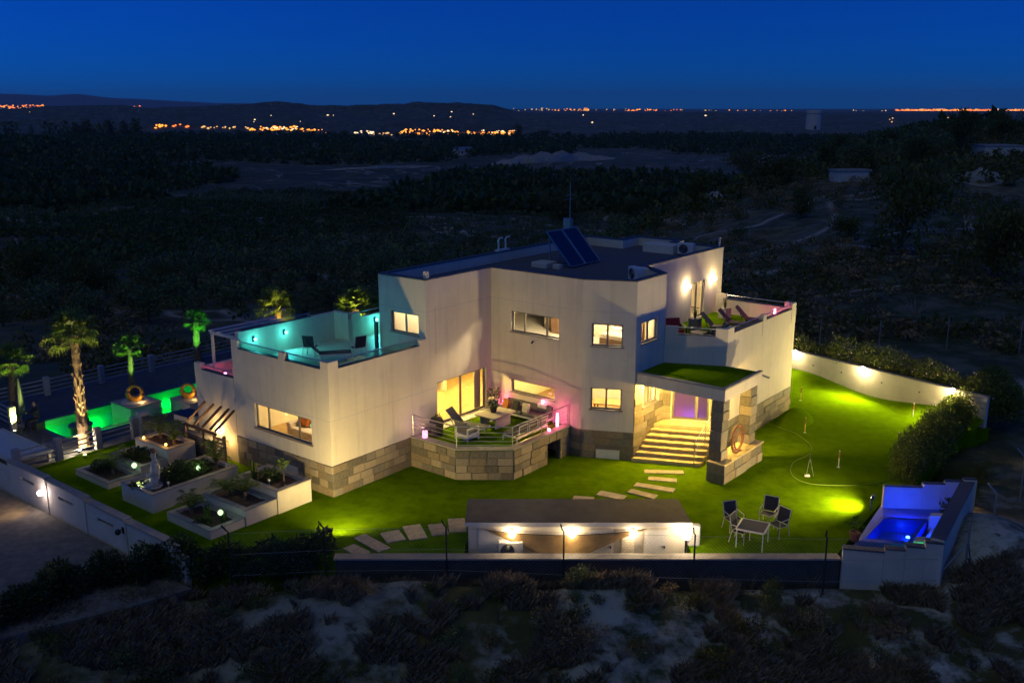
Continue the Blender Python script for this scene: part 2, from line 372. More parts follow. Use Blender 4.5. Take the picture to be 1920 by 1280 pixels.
# ------------------------------------------------------------ lawn, putting green, paving, driveway
M['turf'] = mat('artificial_turf', (.088, .18, .001), 1., .25, 1.6, .5, 60, rgb2=(.125, .23, .002), spec=.0)
M['green'] = mat('putting_turf', (.085, .165, .001), 1., .16, 2.2, .35, 120, spec=.0)
M['drive'] = mat('driveway_gravel', (.2, .17, .135), .95, .35, 3, .5, 60)
M['deck'] = mat('dark_paving', (.075, .072, .075), .75, .3, 2.5, .2, 40)
mb = MB(); mb.prism([(p.x, p.y) for p in LAWN], -1.4, 0.)
tag(mb.build('lawn', M['turf']), kind='structure')
gp = [(1458, 800), (1490, 812), (1513, 828), (1522, 842), (1512, 855), (1490, 865), (1482, 880), (1490, 896), (1515, 906), (1560, 910), (1620, 909), (1650, 905), (1680, 890), (1720, 850), (1760, 810), (1772, 795), (1760, 778), (1715, 768), (1660, 755), (1600, 737), (1560, 727), (1520, 721), (1488, 719), (1440, 740), (1420, 780)]
def smooth_poly(P, k=4):
    n = len(P); out = []
    for i in range(n):
        p0, p1, p2, p3 = [np.array(P[(i+j) % n][:2]) for j in (-1, 0, 1, 2)]
        for q in range(k):
            t = q/k; out.append(.5*((2*p1)+(-p0+p2)*t+(2*p0-5*p1+4*p2-p3)*t*t+(-p0+3*p1-3*p2+p3)*t**3))
    return out
GP = smooth_poly([tuple(G(*p))[:2] for p in gp])
mb = MB(); mb.prism([tuple(p) for p in GP], -.03, .012)
tag(mb.build('putting_green', M['green']), kind='structure')
mb = MB(); mb.tube([(*p, .014) for p in GP], .016, 5, close=True)
tag(mb.build('turf_edging', mat('turf_seam', (.13, .21, .01), .9)), kind='structure')
# raised fringe along the right wall and a humped mound beside the house
def hump(name, cx, cy, a, b, rz, h, m):
    vs = []; fs = []; n, r = 28, 8
    for j in range(r+1):
        q = j/r
        for k in range(n):
            t = 2*PI*k/n; vs.append((a*q*math.cos(t), b*q*math.sin(t), h*(1-q*q)**1.0-.012))
    for j in range(r):
        for k in range(n): fs.append((j*n+k, j*n+(k+1) % n, (j+1)*n+(k+1) % n, (j+1)*n+k))
    mb = MB(); mb.add(vs, fs); o = mb.build(name, m, smooth=True); o.location = (cx, cy, 0); o.rotation_euler.z = rz; return tag(o, kind='structure')
hp = W(10.35, 20.0); hump('turf_mound', hp.x, hp.y, .85, 1.5, TH+.15, .62, M['green'])
w0, w1 = Vector((15.75, 51.95, 0)), Vector((22.3, 43.0, 0)); wd_ = (w1-w0).normalized(); wn = Vector((wd_.y, -wd_.x, 0))
if wn.dot(Vector((0, -1, 0))) < 0: wn = -wn
mb = MB(); prev = None; vs = []; fs = []
for i in range(41):
    t = i/40; p = w0.lerp(w1, t); wob = .9+.55*math.sin(t*9.2+.6)+.25*math.sin(t*21)
    hgt = .28+.2*math.sin(t*8+1)
    for q in range(6):
        f = q/5; c = p+wn*(.1+wob*f); vs.append((c.x, c.y, hgt*math.cos(f*PI/2)**1.5+.016))
for i in range(40):
    for q in range(5): fs.append((i*6+q, (i+1)*6+q, (i+1)*6+q+1, i*6+q+1))
mb.add(vs, fs); tag(mb.build('turf_fringe', M['turf'], smooth=True), kind='structure')
# driveway
mb = MB(); P = [W(-40, -6.9), W(-9.5, -6.9), W(.8, -6.9), Vector((-12.2, 27.6, 0)), Vector((-17.5, 24.5, 0)), Vector((-60, 22, 0))]
n = 40; vs = []
mb.prism([(p.x, p.y) for p in P], -1.25, -.72); tag(mb.build('driveway', M['drive']), kind='structure')
# pool paving in strips round the pool
PU0, PU1, PV0, PV1 = -18.35, -14.6, -2.9, 9.5
mb = MB()
mb.box(-23.4, PU0, -9, 22, -1.2, -.12).box(PU1, -12.35, -6.6, 22, -1.2, -.12)
mb.box(PU0, PU1, -9, PV0, -1.2, -.12).box(PU0, PU1, PV1, 22, -1.2, -.12)
mb.box(-12.35, -5.98, -.5, 22, -1.2, -.1)
o = mb.build('pool_paving', M['deck'], loc=W(0, 0), rot=(0, 0, TH)); tag(o, kind='structure')
# ------------------------------------------------------------ the villa
villa = thing('villa', 'large white modern villa with stepped roof terraces, stone plinth and lit windows', 'house', W(0, 0), TH)
ZB = 1.25; ZT = 4.5; ZR = 7.75; T = .24
GR = [(-5.94, 0), (0, 0), (0, 9.62), (4.98, 9.62), (6.99, 10.59), (6.99, 13.0), (9.42, 14.1), (9.42, 21.5), (-5.0, 21.5), (-5.0, 5.6), (-5.94, 5.6)]
UP = [(-2.75, 5.37), (0, 5.37), (0, 9.62), (4.98, 9.62), (6.99, 10.59), (6.99, 13.0), (5.235, 14.25), (5.235, 21.9), (2.5, 21.9), (2.5, 22.8), (-.4, 22.8), (-.4, 21.2), (-2.75, 21.2)]
def inset(P, t, closed=True):
    n = len(P); out = []
    for i in range(n):
        p = Vector(P[i]); a = Vector(P[i-1]) if (closed or i > 0) else None; b = Vector(P[(i+1) % n]) if (closed or i < n-1) else None
        if a is None: d = (b-p).normalized(); out.append(tuple(p+Vector((-d.y, d.x))*t)); continue
        if b is None: d = (p-a).normalized(); out.append(tuple(p+Vector((-d.y, d.x))*t)); continue
        d0 = (p-a).normalized(); d1 = (b-p).normalized(); n0 = Vector((-d0.y, d0.x)); n1 = Vector((-d1.y, d1.x))
        m = (n0+n1); m = m/max(.2, m.dot(n0)); out.append(tuple(p+m*t))
    return out
def ring(P, z0, z1, openings=None, t=T, closed=True, parent=villa, m='wall', name='wall'):
    openings = openings or {}; Q = inset(P, t, closed); n = len(P); objs = []
    for i in range(n if closed else n-1):
        j = (i+1) % n; p, q = Vector(P[i]), Vector(P[j]); L = (q-p).length; d = (q-p)/L; nn = Vector((-d.y, d.x))
        ops = sorted(openings.get(i, []))
        zz = z1[i] if isinstance(z1, (list, tuple)) else z1
        mb = MB()
        def piece(s0, s1, a, b):
            o0, o1 = p+d*s0, p+d*s1
            i0 = Vector(Q[i]) if s0 <= 1e-6 else o0+nn*t; i1 = Vector(Q[j]) if s1 >= L-1e-6 else o1+nn*t
            mb.prism([tuple(o0), tuple(o1), tuple(i1), tuple(i0)], a, b)
        cuts = sorted({0., L, *[o[0] for o in ops], *[o[1] for o in ops]})
        for a, b in zip(cuts, cuts[1:]):
            mid = (a+b)/2; hs = sorted([(o[2], o[3]) for o in ops if o[0] < mid < o[1]])
            z = z0
            for h0, h1 in hs:
                if h0 > z+1e-4: piece(a, b, z, h0)
                z = h1
            if zz > z+1e-4: piece(a, b, z, zz)
        objs.append(mb.build(name, M[m], parent))
    return objs
M['frost'] = bpy.data.materials.new('frosted_glass'); M['frost'].use_nodes = True
_t = M['frost'].node_tree; _tl = _t.nodes.new('ShaderNodeBsdfTranslucent'); _tl.inputs[0].default_value = (.85, .8, .85, 1)
_gl = _t.nodes.new('ShaderNodeBsdfGlossy'); _gl.inputs['Roughness'].default_value = .25; _mm = _t.nodes.new('ShaderNodeMixShader'); _mm.inputs[0].default_value = .06
_t.links.new(_tl.outputs[0], _mm.inputs[1]); _t.links.new(_gl.outputs[0], _mm.inputs[2]); _t.links.new(_mm.outputs[0], _t.nodes['Material Output'].inputs[0])
def window(P, i, s0, s1, z0, z1, div=(.5,), name='window', depth=.09, fw=.065, sill=True, glassm='glass', label=None, parent=villa, closed=True, fm='alu'):
    p, q = Vector(P[i]), Vector(P[(i+1) % len(P)])
    mb = MB().at(p, q-p)
    def bar(a, b, c, d): mb.box(a, b, -depth-.06, -depth, c, d)
    e = .002
    bar(s0+e, s1-e, z1-fw, z1-e); bar(s0+e, s1-e, z0+e, z0+fw); bar(s0+e, s0+fw, z0+fw, z1-fw); bar(s1-fw, s1-e, z0+fw, z1-fw)
    xs = [s0+fw]
    for f in div:
        x = s0+(s1-s0)*f; bar(x-fw*.6, x+fw*.6, z0+fw, z1-fw); xs += [x-fw*.6, x+fw*.6]
    xs.append(s1-fw)
    o = mb.build(name, M[fm], parent)
    if label: o['label'] = label
    for a, b in zip(xs[::2], xs[1::2]):
        g = MB().at(p, q-p).box(a, b, -depth-.036, -depth-.026, z0+fw, z1-fw); g.build('pane', M[glassm], o)
    if sill: MB().at(p, q-p).box(s0-.06, s1+.06, -depth+.002, .05, z0-.045, z0+.004).build('sill', M['alu'], o)
    return o
# openings (along, along, bottom, top) for each wall
go = {0: [(1.3, 4.82, 1.88, 2.92)], 1: [(5.98, 9.28, 1.33, 3.26)], 2: [(1.17, 3.55, 2.25, 2.83)], 3: [(.38, 1.71, 2.2, 3.15)], 4: [(.75, 2.05, 2.2, 3.2)], 5: [(.42, 2.05, 1.28, 3.3)]}
uo = {0: [(.7, 2.32, 5.35, 6.25)], 2: [(1.17, 3.75, 5.02, 5.95)], 3: [(.38, 1.69, 4.96, 5.92)], 4: [(.42, 1.76, 5.04, 5.96)], 6: [(4.4, 5.8, 4.52, 6.35)]}
ring(GR, 0, ZT, go); ring(UP, ZT, ZR, uo)
window(GR, 0, 1.3, 4.82, 1.88, 2.92, (.22, .76), label='wide three-pane living room window in the left end wall')
o = window(GR, 1, 5.98, 9.28, 1.33, 3.26, (.5,), 'sliding_door', .12, .08, False, label='large glazed sliding door onto the patio')
window(GR, 2, 1.17, 3.55, 2.25, 2.83, (), label='low strip window above the patio sofa')
window(GR, 3, .38, 1.71, 2.2, 3.15); window(GR, 4, .75, 2.05, 2.2, 3.2)
window(UP, 0, .7, 2.32, 5.35, 6.25, label='bedroom window facing the teal-lit terrace')
window(UP, 2, 1.17, 3.75, 5.02, 5.95, (.26, .73), label='upper three-pane window'); window(UP, 3, .38, 1.69, 4.96, 5.92); window(UP, 4, .42, 1.76, 5.04, 5.96)
window(UP, 6, 4.4, 5.8, 4.52, 6.35, (.5,), 'terrace_door', .1, .07, False, label='glazed door onto the loungers terrace')
# entrance door: dark frame, wide frosted leaf and narrow side light
d = window(GR, 5, .42, 2.05, 1.28, 3.3, (.66,), 'entrance_door', .08, .1, False, 'frost', label='entrance door with frosted panes glowing pink and purple')
MB().at(GR[5], Vector(GR[6])-Vector(GR[5])).box(1.36, 1.39, -.07, -.03, 1.8, 2.7).build('handle', M['steel'], d)
# slabs, floors
gi = inset(GR, T+.004); ui = inset(UP, T+.004)
MB().prism(gi, 1.05, 1.26).build('floor_slab', M['floorwood'], villa)
MB().prism(gi, 4.2, 4.48).build('terrace_slab', M['tile'], villa)
MB().prism(ui, 7.0, 7.3).build('roof', M['roof'], villa)
# turf laid on the right terrace and the patio
MB().prism([(7.25, 13.45), (9.15, 14.3), (9.15, 21.2), (5.26, 21.2), (5.26, 14.6)], 4.484, 4.5).build('terrace_turf', M['turf'], villa)
# roof coping (dark), mitred on the parapet
def coping(P, z, parent, m='coping_dark', w=T, closed=True, h=.05, over=.025, name='coping'):
    a = inset(P, -over, closed); b = inset(P, w+over, closed); n = len(P)
    for i in range(n if closed else n-1):
        j = (i+1) % n; MB().prism([a[i], a[j], b[j], b[i]], z+.002, z+h).build(name, M[m], parent)
coping(UP, ZR, villa)
# ceiling joints as shallow lines in the render
for z in (3.05, 6.42):
    for (P, idx) in ((GR, (0, 1, 2, 3)), (UP, (0, 1, 2, 3, 4, 6))):
        if (z < ZT) != (P is GR): continue
        for i in idx:
            p, q = Vector(P[i]), Vector(P[i+1]); L = (q-p).length
            if P is GR and z == 3.05 and i == 1:
                segs = [(0, 5.9), (9.34, L)]
            elif P is GR and i == 3: segs = [(0, .36), (1.73, L)]
            else: segs = [(0, L)]
            for a, b in segs: MB().at(p, q-p).box(a+.002, b-.002, -.01, .0025, z, z+.018).build('joint', M['joint'], villa)
# ------------------------------------------------------------ stone cladding, every slab a piece
STONES = []
for k in range(4):
    mb = MB(); e = .06
    jit = [(random.uniform(-.02, .02), random.uniform(-.02, .02)) for _ in range(4)]
    b = [(-.5, -.5), (.5, -.5), (.5, .5), (-.5, .5)]
    b = [(x*.985+j[0]*.4, z*.97+j[1]*.4) for (x, z), j in zip(b, jit)]
    vs = [(x, 0, z) for x, z in b]+[(x, .75, z) for x, z in b]+[(x*(1-e*.5), 1, z*(1-e)) for x, z in b]
    fs = [(0, 1, 2, 3)]+[(i, (i+1) % 4, 4+(i+1) % 4, 4+i) for i in range(4)]+[(4+i, 4+(i+1) % 4, 8+(i+1) % 4, 8+i) for i in range(4)]+[(8, 9, 10, 11)]
    mb.add(vs, fs); me = mb.mesh('stone', M['stone'])
    import bmesh
    bm = bmesh.new(); bm.from_mesh(me); bmesh.ops.recalc_face_normals(bm, faces=bm.faces); bm.to_mesh(me); bm.free()
    STONES.append(me)
NST = [0]
def clad(P0, P1, z0, z1, parent, holes=(), rows=None, wmin=.42, wmax=.8, ztop=None, e0=0., e1=0.):
    p, q = Vector(P0), Vector(P1); L = (q-p).length; d = (q-p)/L; nout = Vector((d.y, -d.x))
    rows = rows or max(1, round((z1-z0)/.31)); hh = (z1-z0)/rows
    for r in range(rows):
        za = z0+r*hh; s = -e0
        while s < L+e1-.01:
            w = random.uniform(wmin, wmax)
            if s+w > L+e1-.3: w = L+e1-s
            parts = [(s, s+w)]
            for (h0, h1, hz0, hz1) in holes:
                if hz0 < za+hh-.02 and hz1 > za+.02:
                    nx_ = []
                    for a, b in parts:
                        if h0 >= b or h1 <= a: nx_.append((a, b)); continue
                        if h0-a > .06: nx_.append((a, h0))
                        if b-h1 > .06: nx_.append((h1, b))
                    parts = nx_
            for a, b in parts:
                c = p+d*((a+b)/2); dep = random.choice((.022, .03, .04, .05, .065))
                link('stone', random.choice(STONES), parent, (c.x-nout.x*.004, c.y-nout.y*.004, za+hh/2), (0, 0, math.atan2(d.y, d.x)+PI), (-(b-a)+.008 if False else (b-a)-.016, dep, hh-.016)); NST[0] += 1
            s += w
def plinth(P0, P1, z0, z1, holes=(), **k):
    o = MB().at(P0, Vector(P1)-Vector(P0)).box(.003, (Vector(P1)-Vector(P0)).length-.003, .0005, .012, z0, z1).build('plinth', M['stoneback'], villa) if not holes else None
    if holes:
        mb = MB().at(P0, Vector(P1)-Vector(P0)); L = (Vector(P1)-Vector(P0)).length
        h0, h1, a, b = holes[0]
        mb.box(.003, h0, .0005, .012, z0, z1)
        if h1 < L-.01: MB().at(P0, Vector(P1)-Vector(P0)).box(h1, L-.003, .0005, .012, z0, z1).build('plinth', M['stoneback'], villa)
        if b < z1-.02: mb.box(h0, h1, .0005, .012, b, z1)
        if a > z0+.02: mb.box(h0, h1, .0005, .012, z0, a)
        o = mb.build('plinth', M['stoneback'], villa)
    clad(P0, P1, z0, z1, o, holes, **k); return o
plinth(GR[0], GR[1], 0, ZB, e1=.045)
plinth(GR[1], (0, 4.3), 0, ZB+.02)
plinth((4.42, 9.62), GR[3], 0, ZB); plinth(GR[3], GR[4], 0, ZB, holes=[(.66, 1.68, .02, .42)], e1=.04)
plinth(GR[4], GR[5], 0, 3.36, holes=[(.7, 2.1, 2.13, 3.25)], wmin=.7, wmax=1.2)
plinth(GR[5], GR[6], 1.28, 3.36, holes=[(.38, 2.09, 1.2, 3.4)], wmin=.5, wmax=.9)
plinth(GR[6], GR[7], 0, ZB, wmin=.8, wmax=1.3, e0=.04)
# crawl-space hatches
for P0, P1, s0, s1, z0, z1 in ((GR[3], GR[4], .67, 1.67, .03, .41), (GR[0], GR[1], 2.95, 3.95, .2, .75)):
    h = MB().at(P0, Vector(P1)-Vector(P0)).box(s0, s1, .0, .075, z0, z1).build('crawl_hatch', M['white'], villa)
# ------------------------------------------------------------ left terrace parapet, back wall, glass rails
def rail_run(P, z, parent, r=.022):
    MB().tube([(p[0], p[1], z) for p in P], r, 6).build('handrail', M['steel'], parent)
par = [(-5.94, 5.6), (-5.94, 0), (0, 0), (0, 5.37)]
def parapet(P, z0, z1, zp, pill, closed=False, t=.22, lows=None):
    ring(P, z0, z1, t=t, closed=False)
    coping(P, z1, villa, 'coping_dark', t, False, .04, .012)
# low parapet on the front and right, taller screen wall on the far side
ring([(-5.94, 0), (0, 0), (0, 5.36)], ZT, 5.06, t=.2, closed=False)
coping([(-5.94, 0), (0, 0), (0, 5.34)], 5.06, villa, 'coping_dark', .2, False, .03, .008)
ring([(-5.0, 10.6), (-5.0, 5.6), (-5.94, 5.6), (-5.94, .21)], ZT, [5.45, 5.72, 5.68], t=.2, closed=False)
coping([(-5.94, 4.1), (-5.94, .46)], 5.68, villa, 'coping_dark', .2, False, .03, .008)
for (u0, u1, v0, v1, z1) in ((-5.952, -5.53, -.012, .215, 5.42), (-2.9, -2.55, -.012, .215, 5.36), (-.42, .012, -.012, .215, 5.38), (-.21, .012, .216, .5, 5.38), (-.23, .012, 4.95, 5.36, 5.3), (-5.03, -4.75, 5.58, 6.1, 5.7)):
    MB().box(u0, u1, v0, v1, ZT+.003, z1).build('parapet_pillar', M['wall'], villa)
for a, b in (((-5.5, .1), (-2.92, .1)), ((-2.53, .1), (-.44, .1))):
    MB().box(a[0], b[0], .095, .107, 5.1, 5.33).build('balustrade_pane', M['rail_glass'], villa); rail_run((a, b), 5.36, villa)
MB().box(-.107, -.095, .53, 4.93, 5.1, 5.33).build('balustrade_pane', M['rail_glass'], villa); rail_run(((-.1, .52), (-.1, 4.94)), 5.36, villa)
rail_run(((-5.85, 4.1), (-5.85, .5)), 5.83, villa); rail_run(((-4.9, 6.3), (-4.9, 10.3)), 5.66, villa)
# right terrace parapet
RP = [(7.0, 13.0), (9.42, 14.1), (9.42, 21.5), (5.24, 21.5)]
ring(RP, ZT, [5.12, 5.2, 5.2], t=.2, closed=False)
for i, (z, segs) in enumerate(((5.12, [(.55, 2.15)]), (5.2, [(.6, 3.6), (3.95, 6.9)]), (5.2, [(.5, 3.6)]))):
    p, q = Vector(RP[i]), Vector(RP[i+1]); dv = (q-p).normalized(); L = (q-p).length
    s = 0.
    for a, b in segs+[(L, L)]:
        if a-s > .02: MB().at(p, q-p).box(max(s, .003), min(a, L-.003), -.21, .012, ZT+.003, 5.47-.003*i).build('parapet_pillar', M['wall'], villa)
        if b > a:
            MB().at(p, q-p).box(a, b, -.22, .02, z+.002, z+.03).build('coping', M['coping_dark'], villa)
            MB().at(p, q-p).tube([(a, -.1, 5.42), (b, -.1, 5.42)], .022, 6).build('handrail', M['steel'], villa)
        s = b
# ------------------------------------------------------------ annex with a lower terrace on the far left
AN = [(-8.7, 0.), (-5.96, 0.), (-5.96, 5.4), (-8.7, 5.4)]
ring(AN, -.1, 3.35, {0: []})
MB().prism(inset(AN, T+.004), 3.1, 3.33).build('terrace_slab', M['tile'], villa)
ring([(-8.7, 5.4), (-8.7, 0), (-5.97, 0)], 3.352, [3.75, 3.72], t=.2, closed=False)
MB().box(-8.71, -8.25, -.012, .21, 3.36, 3.98).build('parapet_pillar', M['wall'], villa)
coping([(-8.2, 0), (-5.97, 0)], 3.72, villa, 'coping_dark', .2, False, .03, .008)
rail_run(((-8.2, .1), (-6.0, .1)), 3.93, villa)
# white pergola standing on that terrace
pg = thing('pergola', 'white metal pergola frame on the pink-lit lower terrace', 'pergola', W(0, 0, 0), TH)
z0 = 3.335
for (u, v) in ((-7.75, .35), (-7.75, 3.5), (-6.2, 3.5)): MB().box(u-.05, u+.05, v-.05, v+.05, z0, 5.3).build('post', M['white'], pg)
for a, b in (((-7.85, .35), (-6.05, .35)), ((-7.85, 3.5), (-6.05, 3.5))): MB().box(a[0], b[0], a[1]-.05, a[1]+.05, 5.302, 5.42).build('beam', M['white'], pg)
for u in (-7.75, -7.2, -6.65, -6.1): MB().box(u-.03, u+.03, .2, 3.75, 5.422, 5.5).build('slat', M['white'], pg)
# lean-to rafters over the side passage
lt = thing('lean_to', 'sloping brown rafters fixed to the annex wall above the passage', 'awning', W(0, 0), TH)
for u in (-8.1, -7.5, -6.95, -6.42, -6.05): MB().bar((u, -.005, 2.32), (u, -1.0, 1.66), .06, .1).build('rafter', M['wood'], lt)
MB().box(-8.25, -5.98, -1.06, -.98, 1.5, 1.6).build('wall_plate', M['wood'], lt)
for u in (-8.2, -6.9): MB().box(u-.04, u+.04, -1.05, -.99, 0., 1.5).build('post', M['wood'], lt)
# ------------------------------------------------------------ patio
PT = [(0.02, 4.3), (2.52, 4.3), (4.36, 5.72), (4.42, 9.6)]
ZP = 1.28
pin = inset(PT, .22, False)
pb = MB().prism(PT+[(0.02, 9.6)], 1.0, ZP).build('patio_floor', M['turf'], villa)
def patio_side(i, holes=()):
    p, q = Vector(PT[i]), Vector(PT[i+1]); L = (q-p).length
    a, b = Vector(pin[i]), Vector(pin[i+1])
    if not holes: w = MB().prism([tuple(p), tuple(q), tuple(b), tuple(a)], 0, .998).build('patio_wall', M['stoneback'], villa)
    else:
        h0, h1, z0, z1 = holes[0]; d = (q-p)/L; nn = Vector((-d.y, d.x))*.22
        mb = MB(); mb.prism([tuple(p), tuple(p+d*h0), tuple(p+d*h0+nn), tuple(a)], 0, .998)
        mb.prism([tuple(p+d*h1), tuple(q), tuple(b), tuple(p+d*h1+nn)], 0, .998)
        mb.prism([tuple(p+d*h0), tuple(p+d*h1), tuple(p+d*h1+nn), tuple(p+d*h0+nn)], z1, .998)
        w = mb.build('patio_wall', M['stoneback'], villa)
    clad(p, q, 0, 1.25, w, holes, wmin=.42, wmax=.75)
patio_side(0); patio_side(1); patio_side(2, [(2.25, 3.15, 0, .9)])
co = inset(PT, -.07, False); ci = inset(PT, .28, False)
for i in range(3): MB().prism([co[i], co[i+1], ci[i+1], ci[i]], ZP+.003, ZP+.06).build('coping', M['cap'], villa)
rl = MB(); rp = inset(PT, .08, False)
rail = MB()
pts = []
for i in range(3):
    p, q = Vector(rp[i]), Vector(rp[i+1]); k = max(1, round((q-p).length/1.9))
    for j in range(k): pts.append(p.lerp(q, j/k))
pts.append(Vector(rp[-1])); pts[0] += Vector((.06, 0)); pts[-1] -= Vector((0, .06))
rr = MB().tube([(*p, 2.23) for p in ((rp[0][0]+.05, rp[0][1]), rp[1], rp[2], (rp[3][0], rp[3][1]-.05))], .022, 6).build('railing', M['steel'], villa)
for p in pts: MB().tube([(p.x, p.y, ZP+.061), (p.x, p.y, 2.21)], .02, 6).build('post', M['steel'], rr)
ln = [rp[0], rp[1], rp[2], rp[3]]; ln = [(ln[0][0]+.05, ln[0][1])]+ln[1:3]+[(ln[3][0], ln[3][1]-.05)]
for z, r in ((1.98, .009), (1.8, .009), (1.62, .009), (1.46, .009)):
    MB().tube([(*p, z) for p in ln], r, 6).build('rail', M['steel'], rr)
MB().box(.03, .42, 5.9, 9.35, ZP+.002, ZP+.03).build('threshold', M['white'], villa)
# ------------------------------------------------------------ entrance steps and porch
e1 = Vector((2.43, 1.1)).normalized(); SWD = 2.86
for i in range(7):
    z = 1.25*(i+1)/7; v0 = 10.42+.3*i
    a = Vector((7.045, v0)); b = a+e1*SWD; dv = Vector((0, .36 if i < 6 else 1.0))
    if i < 6: poly = [a, b, b+dv, a+dv]
    else: poly = [a, b, b+Vector((0, .46)), Vector((7.045, 12.985))]
    MB().prism([tuple(p) for p in poly], z-.06, z+.0).build('step', M['tread'], villa)
    nb = Vector((e1.y, -e1.x))*-.05; ri = [a+nb, b+nb, b+Vector((0, .4)), a+Vector((0, .4))]
    MB().prism([tuple(p) for p in ri], max(0., z-.18), z-.061).build('riser', M['tread'], villa)
mb = MB(); a = Vector((7.06, 10.6)); b = a+e1*(SWD-.06)
mb.prism([(7.06, 12.2), tuple(Vector((7.06, 12.2))+e1*(SWD-.06)), (9.4, 14.05), (7.06, 12.98)], 0, 1.188); mb.build('landing', M['tread'], villa)
# stair railing
sr = MB(); q0 = Vector((7.045, 10.45))+e1*(SWD-.25); q1 = Vector((7.045, 12.3))+e1*(SWD-.25)
so = MB().tube([(q0.x, q0.y, 1.1), (q1.x, q1.y, 2.17)], .022, 6).build('railing', M['steel'], villa)
for t in (0, .5, 1): p = q0.lerp(q1, t); zz = .18+1.07*t; MB().tube([(p.x, p.y, zz), (p.x, p.y, zz+.9)], .022, 6).build('post', M['steel'], so); so['label'] = 'sloping steel stair railing on the entrance steps'
for k in (.72, .54, .36): MB().tube([(q0.x, q0.y, .18+k), (q1.x, q1.y, 1.25+k)], .02 if k > .9 else .011, 6).build('rail', M['steel'], so)
# pedestal wall, two clad columns, flat roof with turf
pd = MB().box(10.56, 11.28, 10.5, 14.05, 0, .8).build('pedestal', M['stoneback'], villa)
clad((10.56, 10.5), (11.28, 10.5), 0, .8, pd, rows=2, wmin=.4, wmax=.8, e0=.04, e1=.04); clad((11.28, 10.5), (11.28, 14.05), 0, .8, pd, rows=2, wmin=.7, wmax=1.2)
clad((10.56, 14.05), (10.56, 10.5), 0, .8, pd, rows=2, wmin=.9, wmax=1.3)
MB().box(10.5, 11.34, 10.44, 14.1, .802, .86).build('coping', M['tread'], villa)
for v0 in (10.72, 13.35):
    c = MB().box(10.52, 10.98, v0, v0+.5, .861, 3.352).build('column', M['stoneback'], villa)
    q = [(10.52, v0), (10.98, v0), (10.98, v0+.5), (10.52, v0+.5)]
    for i in range(4):
        if v0 > 11 and i in (1, 2): pass
        clad(q[i], q[(i+1) % 4], .87, 3.34, c, rows=6, wmin=.9, wmax=1., e0=.035, e1=.035)
pr = MB(); o_ = [(6.995, 10.75), (11.03, 10.75), (11.03, 14.22), (9.43, 14.22), (9.43, 14.08), (6.995, 12.98)]
pf = MB().prism(o_, 3.36, 3.82).build('porch_roof', M['wall'], villa)
i_ = [(7.05, 10.92), (10.86, 10.92), (10.86, 14.05), (9.40, 14.05), (7.05, 12.97)]
MB().prism([(7.01, 10.9), (10.88, 10.9), (10.88, 14.08), (9.44, 14.07), (7.01, 12.96)], 3.822, 3.85).build('roof_turf', M['turf'], pf)
for a in ([(6.995, 10.735), (11.045, 10.735), (11.045, 10.89), (6.995, 10.89)], [(10.89, 10.892), (11.045, 10.892), (11.045, 14.235), (10.89, 14.235)]):
    MB().prism(a, 3.823, 3.9).build('edge_trim', M['cap'], pf)
MB().tube([(10.9, 14.25, 3.7), (11.35, 14.25, 3.62)], .045, 8).build('spout', M['galv'], pf)
# ------------------------------------------------------------ rooms behind the glass
def iw(*b): MB().box(*b).build('partition', M['inner'], villa)
iw(-.2, -.06, 9.9, 13.9, 1.262, 4.19) if False else None
iw(.26, .36, 9.88, 14.4, 1.262, 4.19); iw(-5.7, .25, 14.4, 14.55, 1.262, 4.19); iw(.37, 6.7, 14.4, 14.55, 1.262, 4.19)
iw(6.3, 6.4, 13.2, 14.39, 1.262, 4.19)
iw(-2.5, .0, 9.7, 9.82, 4.49, 6.99); iw(.5, 6.7, 13.0, 13.12, 4.49, 6.99); iw(2.0, 2.12, 15, 21.5, 4.49, 6.99); iw(2.13, 4.98, 17.0, 17.12, 4.49, 6.99)
iw(-5.6, -3.4, 10.2, 10.32, 1.262, 4.19)
# inner lining so rooms read warm white
def ceil_lamp(u, v, z, watt, label, col=SOFT, r=.16):
    t = thing('ceiling_lamp', label, 'lamp', W(u, v, z), 0)
    MB().lathe([(r*.7, -.02), (r, -.05), (r*.85, -.1), (.02, -.13)], 14).build('shade', M['bulb_low'], t)
    MB().lathe([(.05, 0), (.05, -.02)], 10).build('mount', M['white'], t)
    point(t, (0, 0, -.3), col, watt, .12)
ceil_lamp(-2.6, 2.6, 4.19, 418, 'round ceiling lamp glowing inside the left living room window', WARM)
ceil_lamp(-2.6, 7.4, 4.19, 1649, 'round ceiling lamp just inside the sliding patio door', (1, .72, .2))
ceil_lamp(-2.2, 11.6, 4.19, 1117, 'ceiling lamp at the back of the living room', (1, .72, .2))
ceil_lamp(2.6, 11.4, 4.19, 728, 'kitchen ceiling lamp behind the strip window', (1, .72, .24))
ceil_lamp(5.4, 11.9, 4.19, 420, 'ceiling lamp behind the lower bay window', WARM)
ceil_lamp(-1.4, 7.4, 6.99, 350, 'ceiling lamp in the bedroom beside the teal terrace', SOFT)
ceil_lamp(2.6, 11.4, 6.99, 764, 'ceiling lamp behind the upper three-pane window', SOFT)
ceil_lamp(5.5, 11.9, 6.99, 448, 'ceiling lamp behind the upper bay window', SOFT)
ceil_lamp(4.1, 19.2, 6.99, 280, 'ceiling lamp inside the terrace door', WARM)
t = thing('hall_lamp', 'coloured lamp on the floor just behind the frosted entrance door', 'lamp', W(7.9, 14.05, 1.262), TH)
MB().lathe([(.12, 0), (.14, .03), (.1, .25), (.05, .3)], 14).build('shade', emit('violet_lamp', (.35, .1, 1), 6), t)
MB().lathe([(.02, .3), (.02, .34)], 8).build('knob', M['steel'], t)
point(t, (.05, -.2, .22), (.3, .12, 1), 70, .06); point(t, (-.5, -.3, .2), (1, .15, .5), 45, .06)
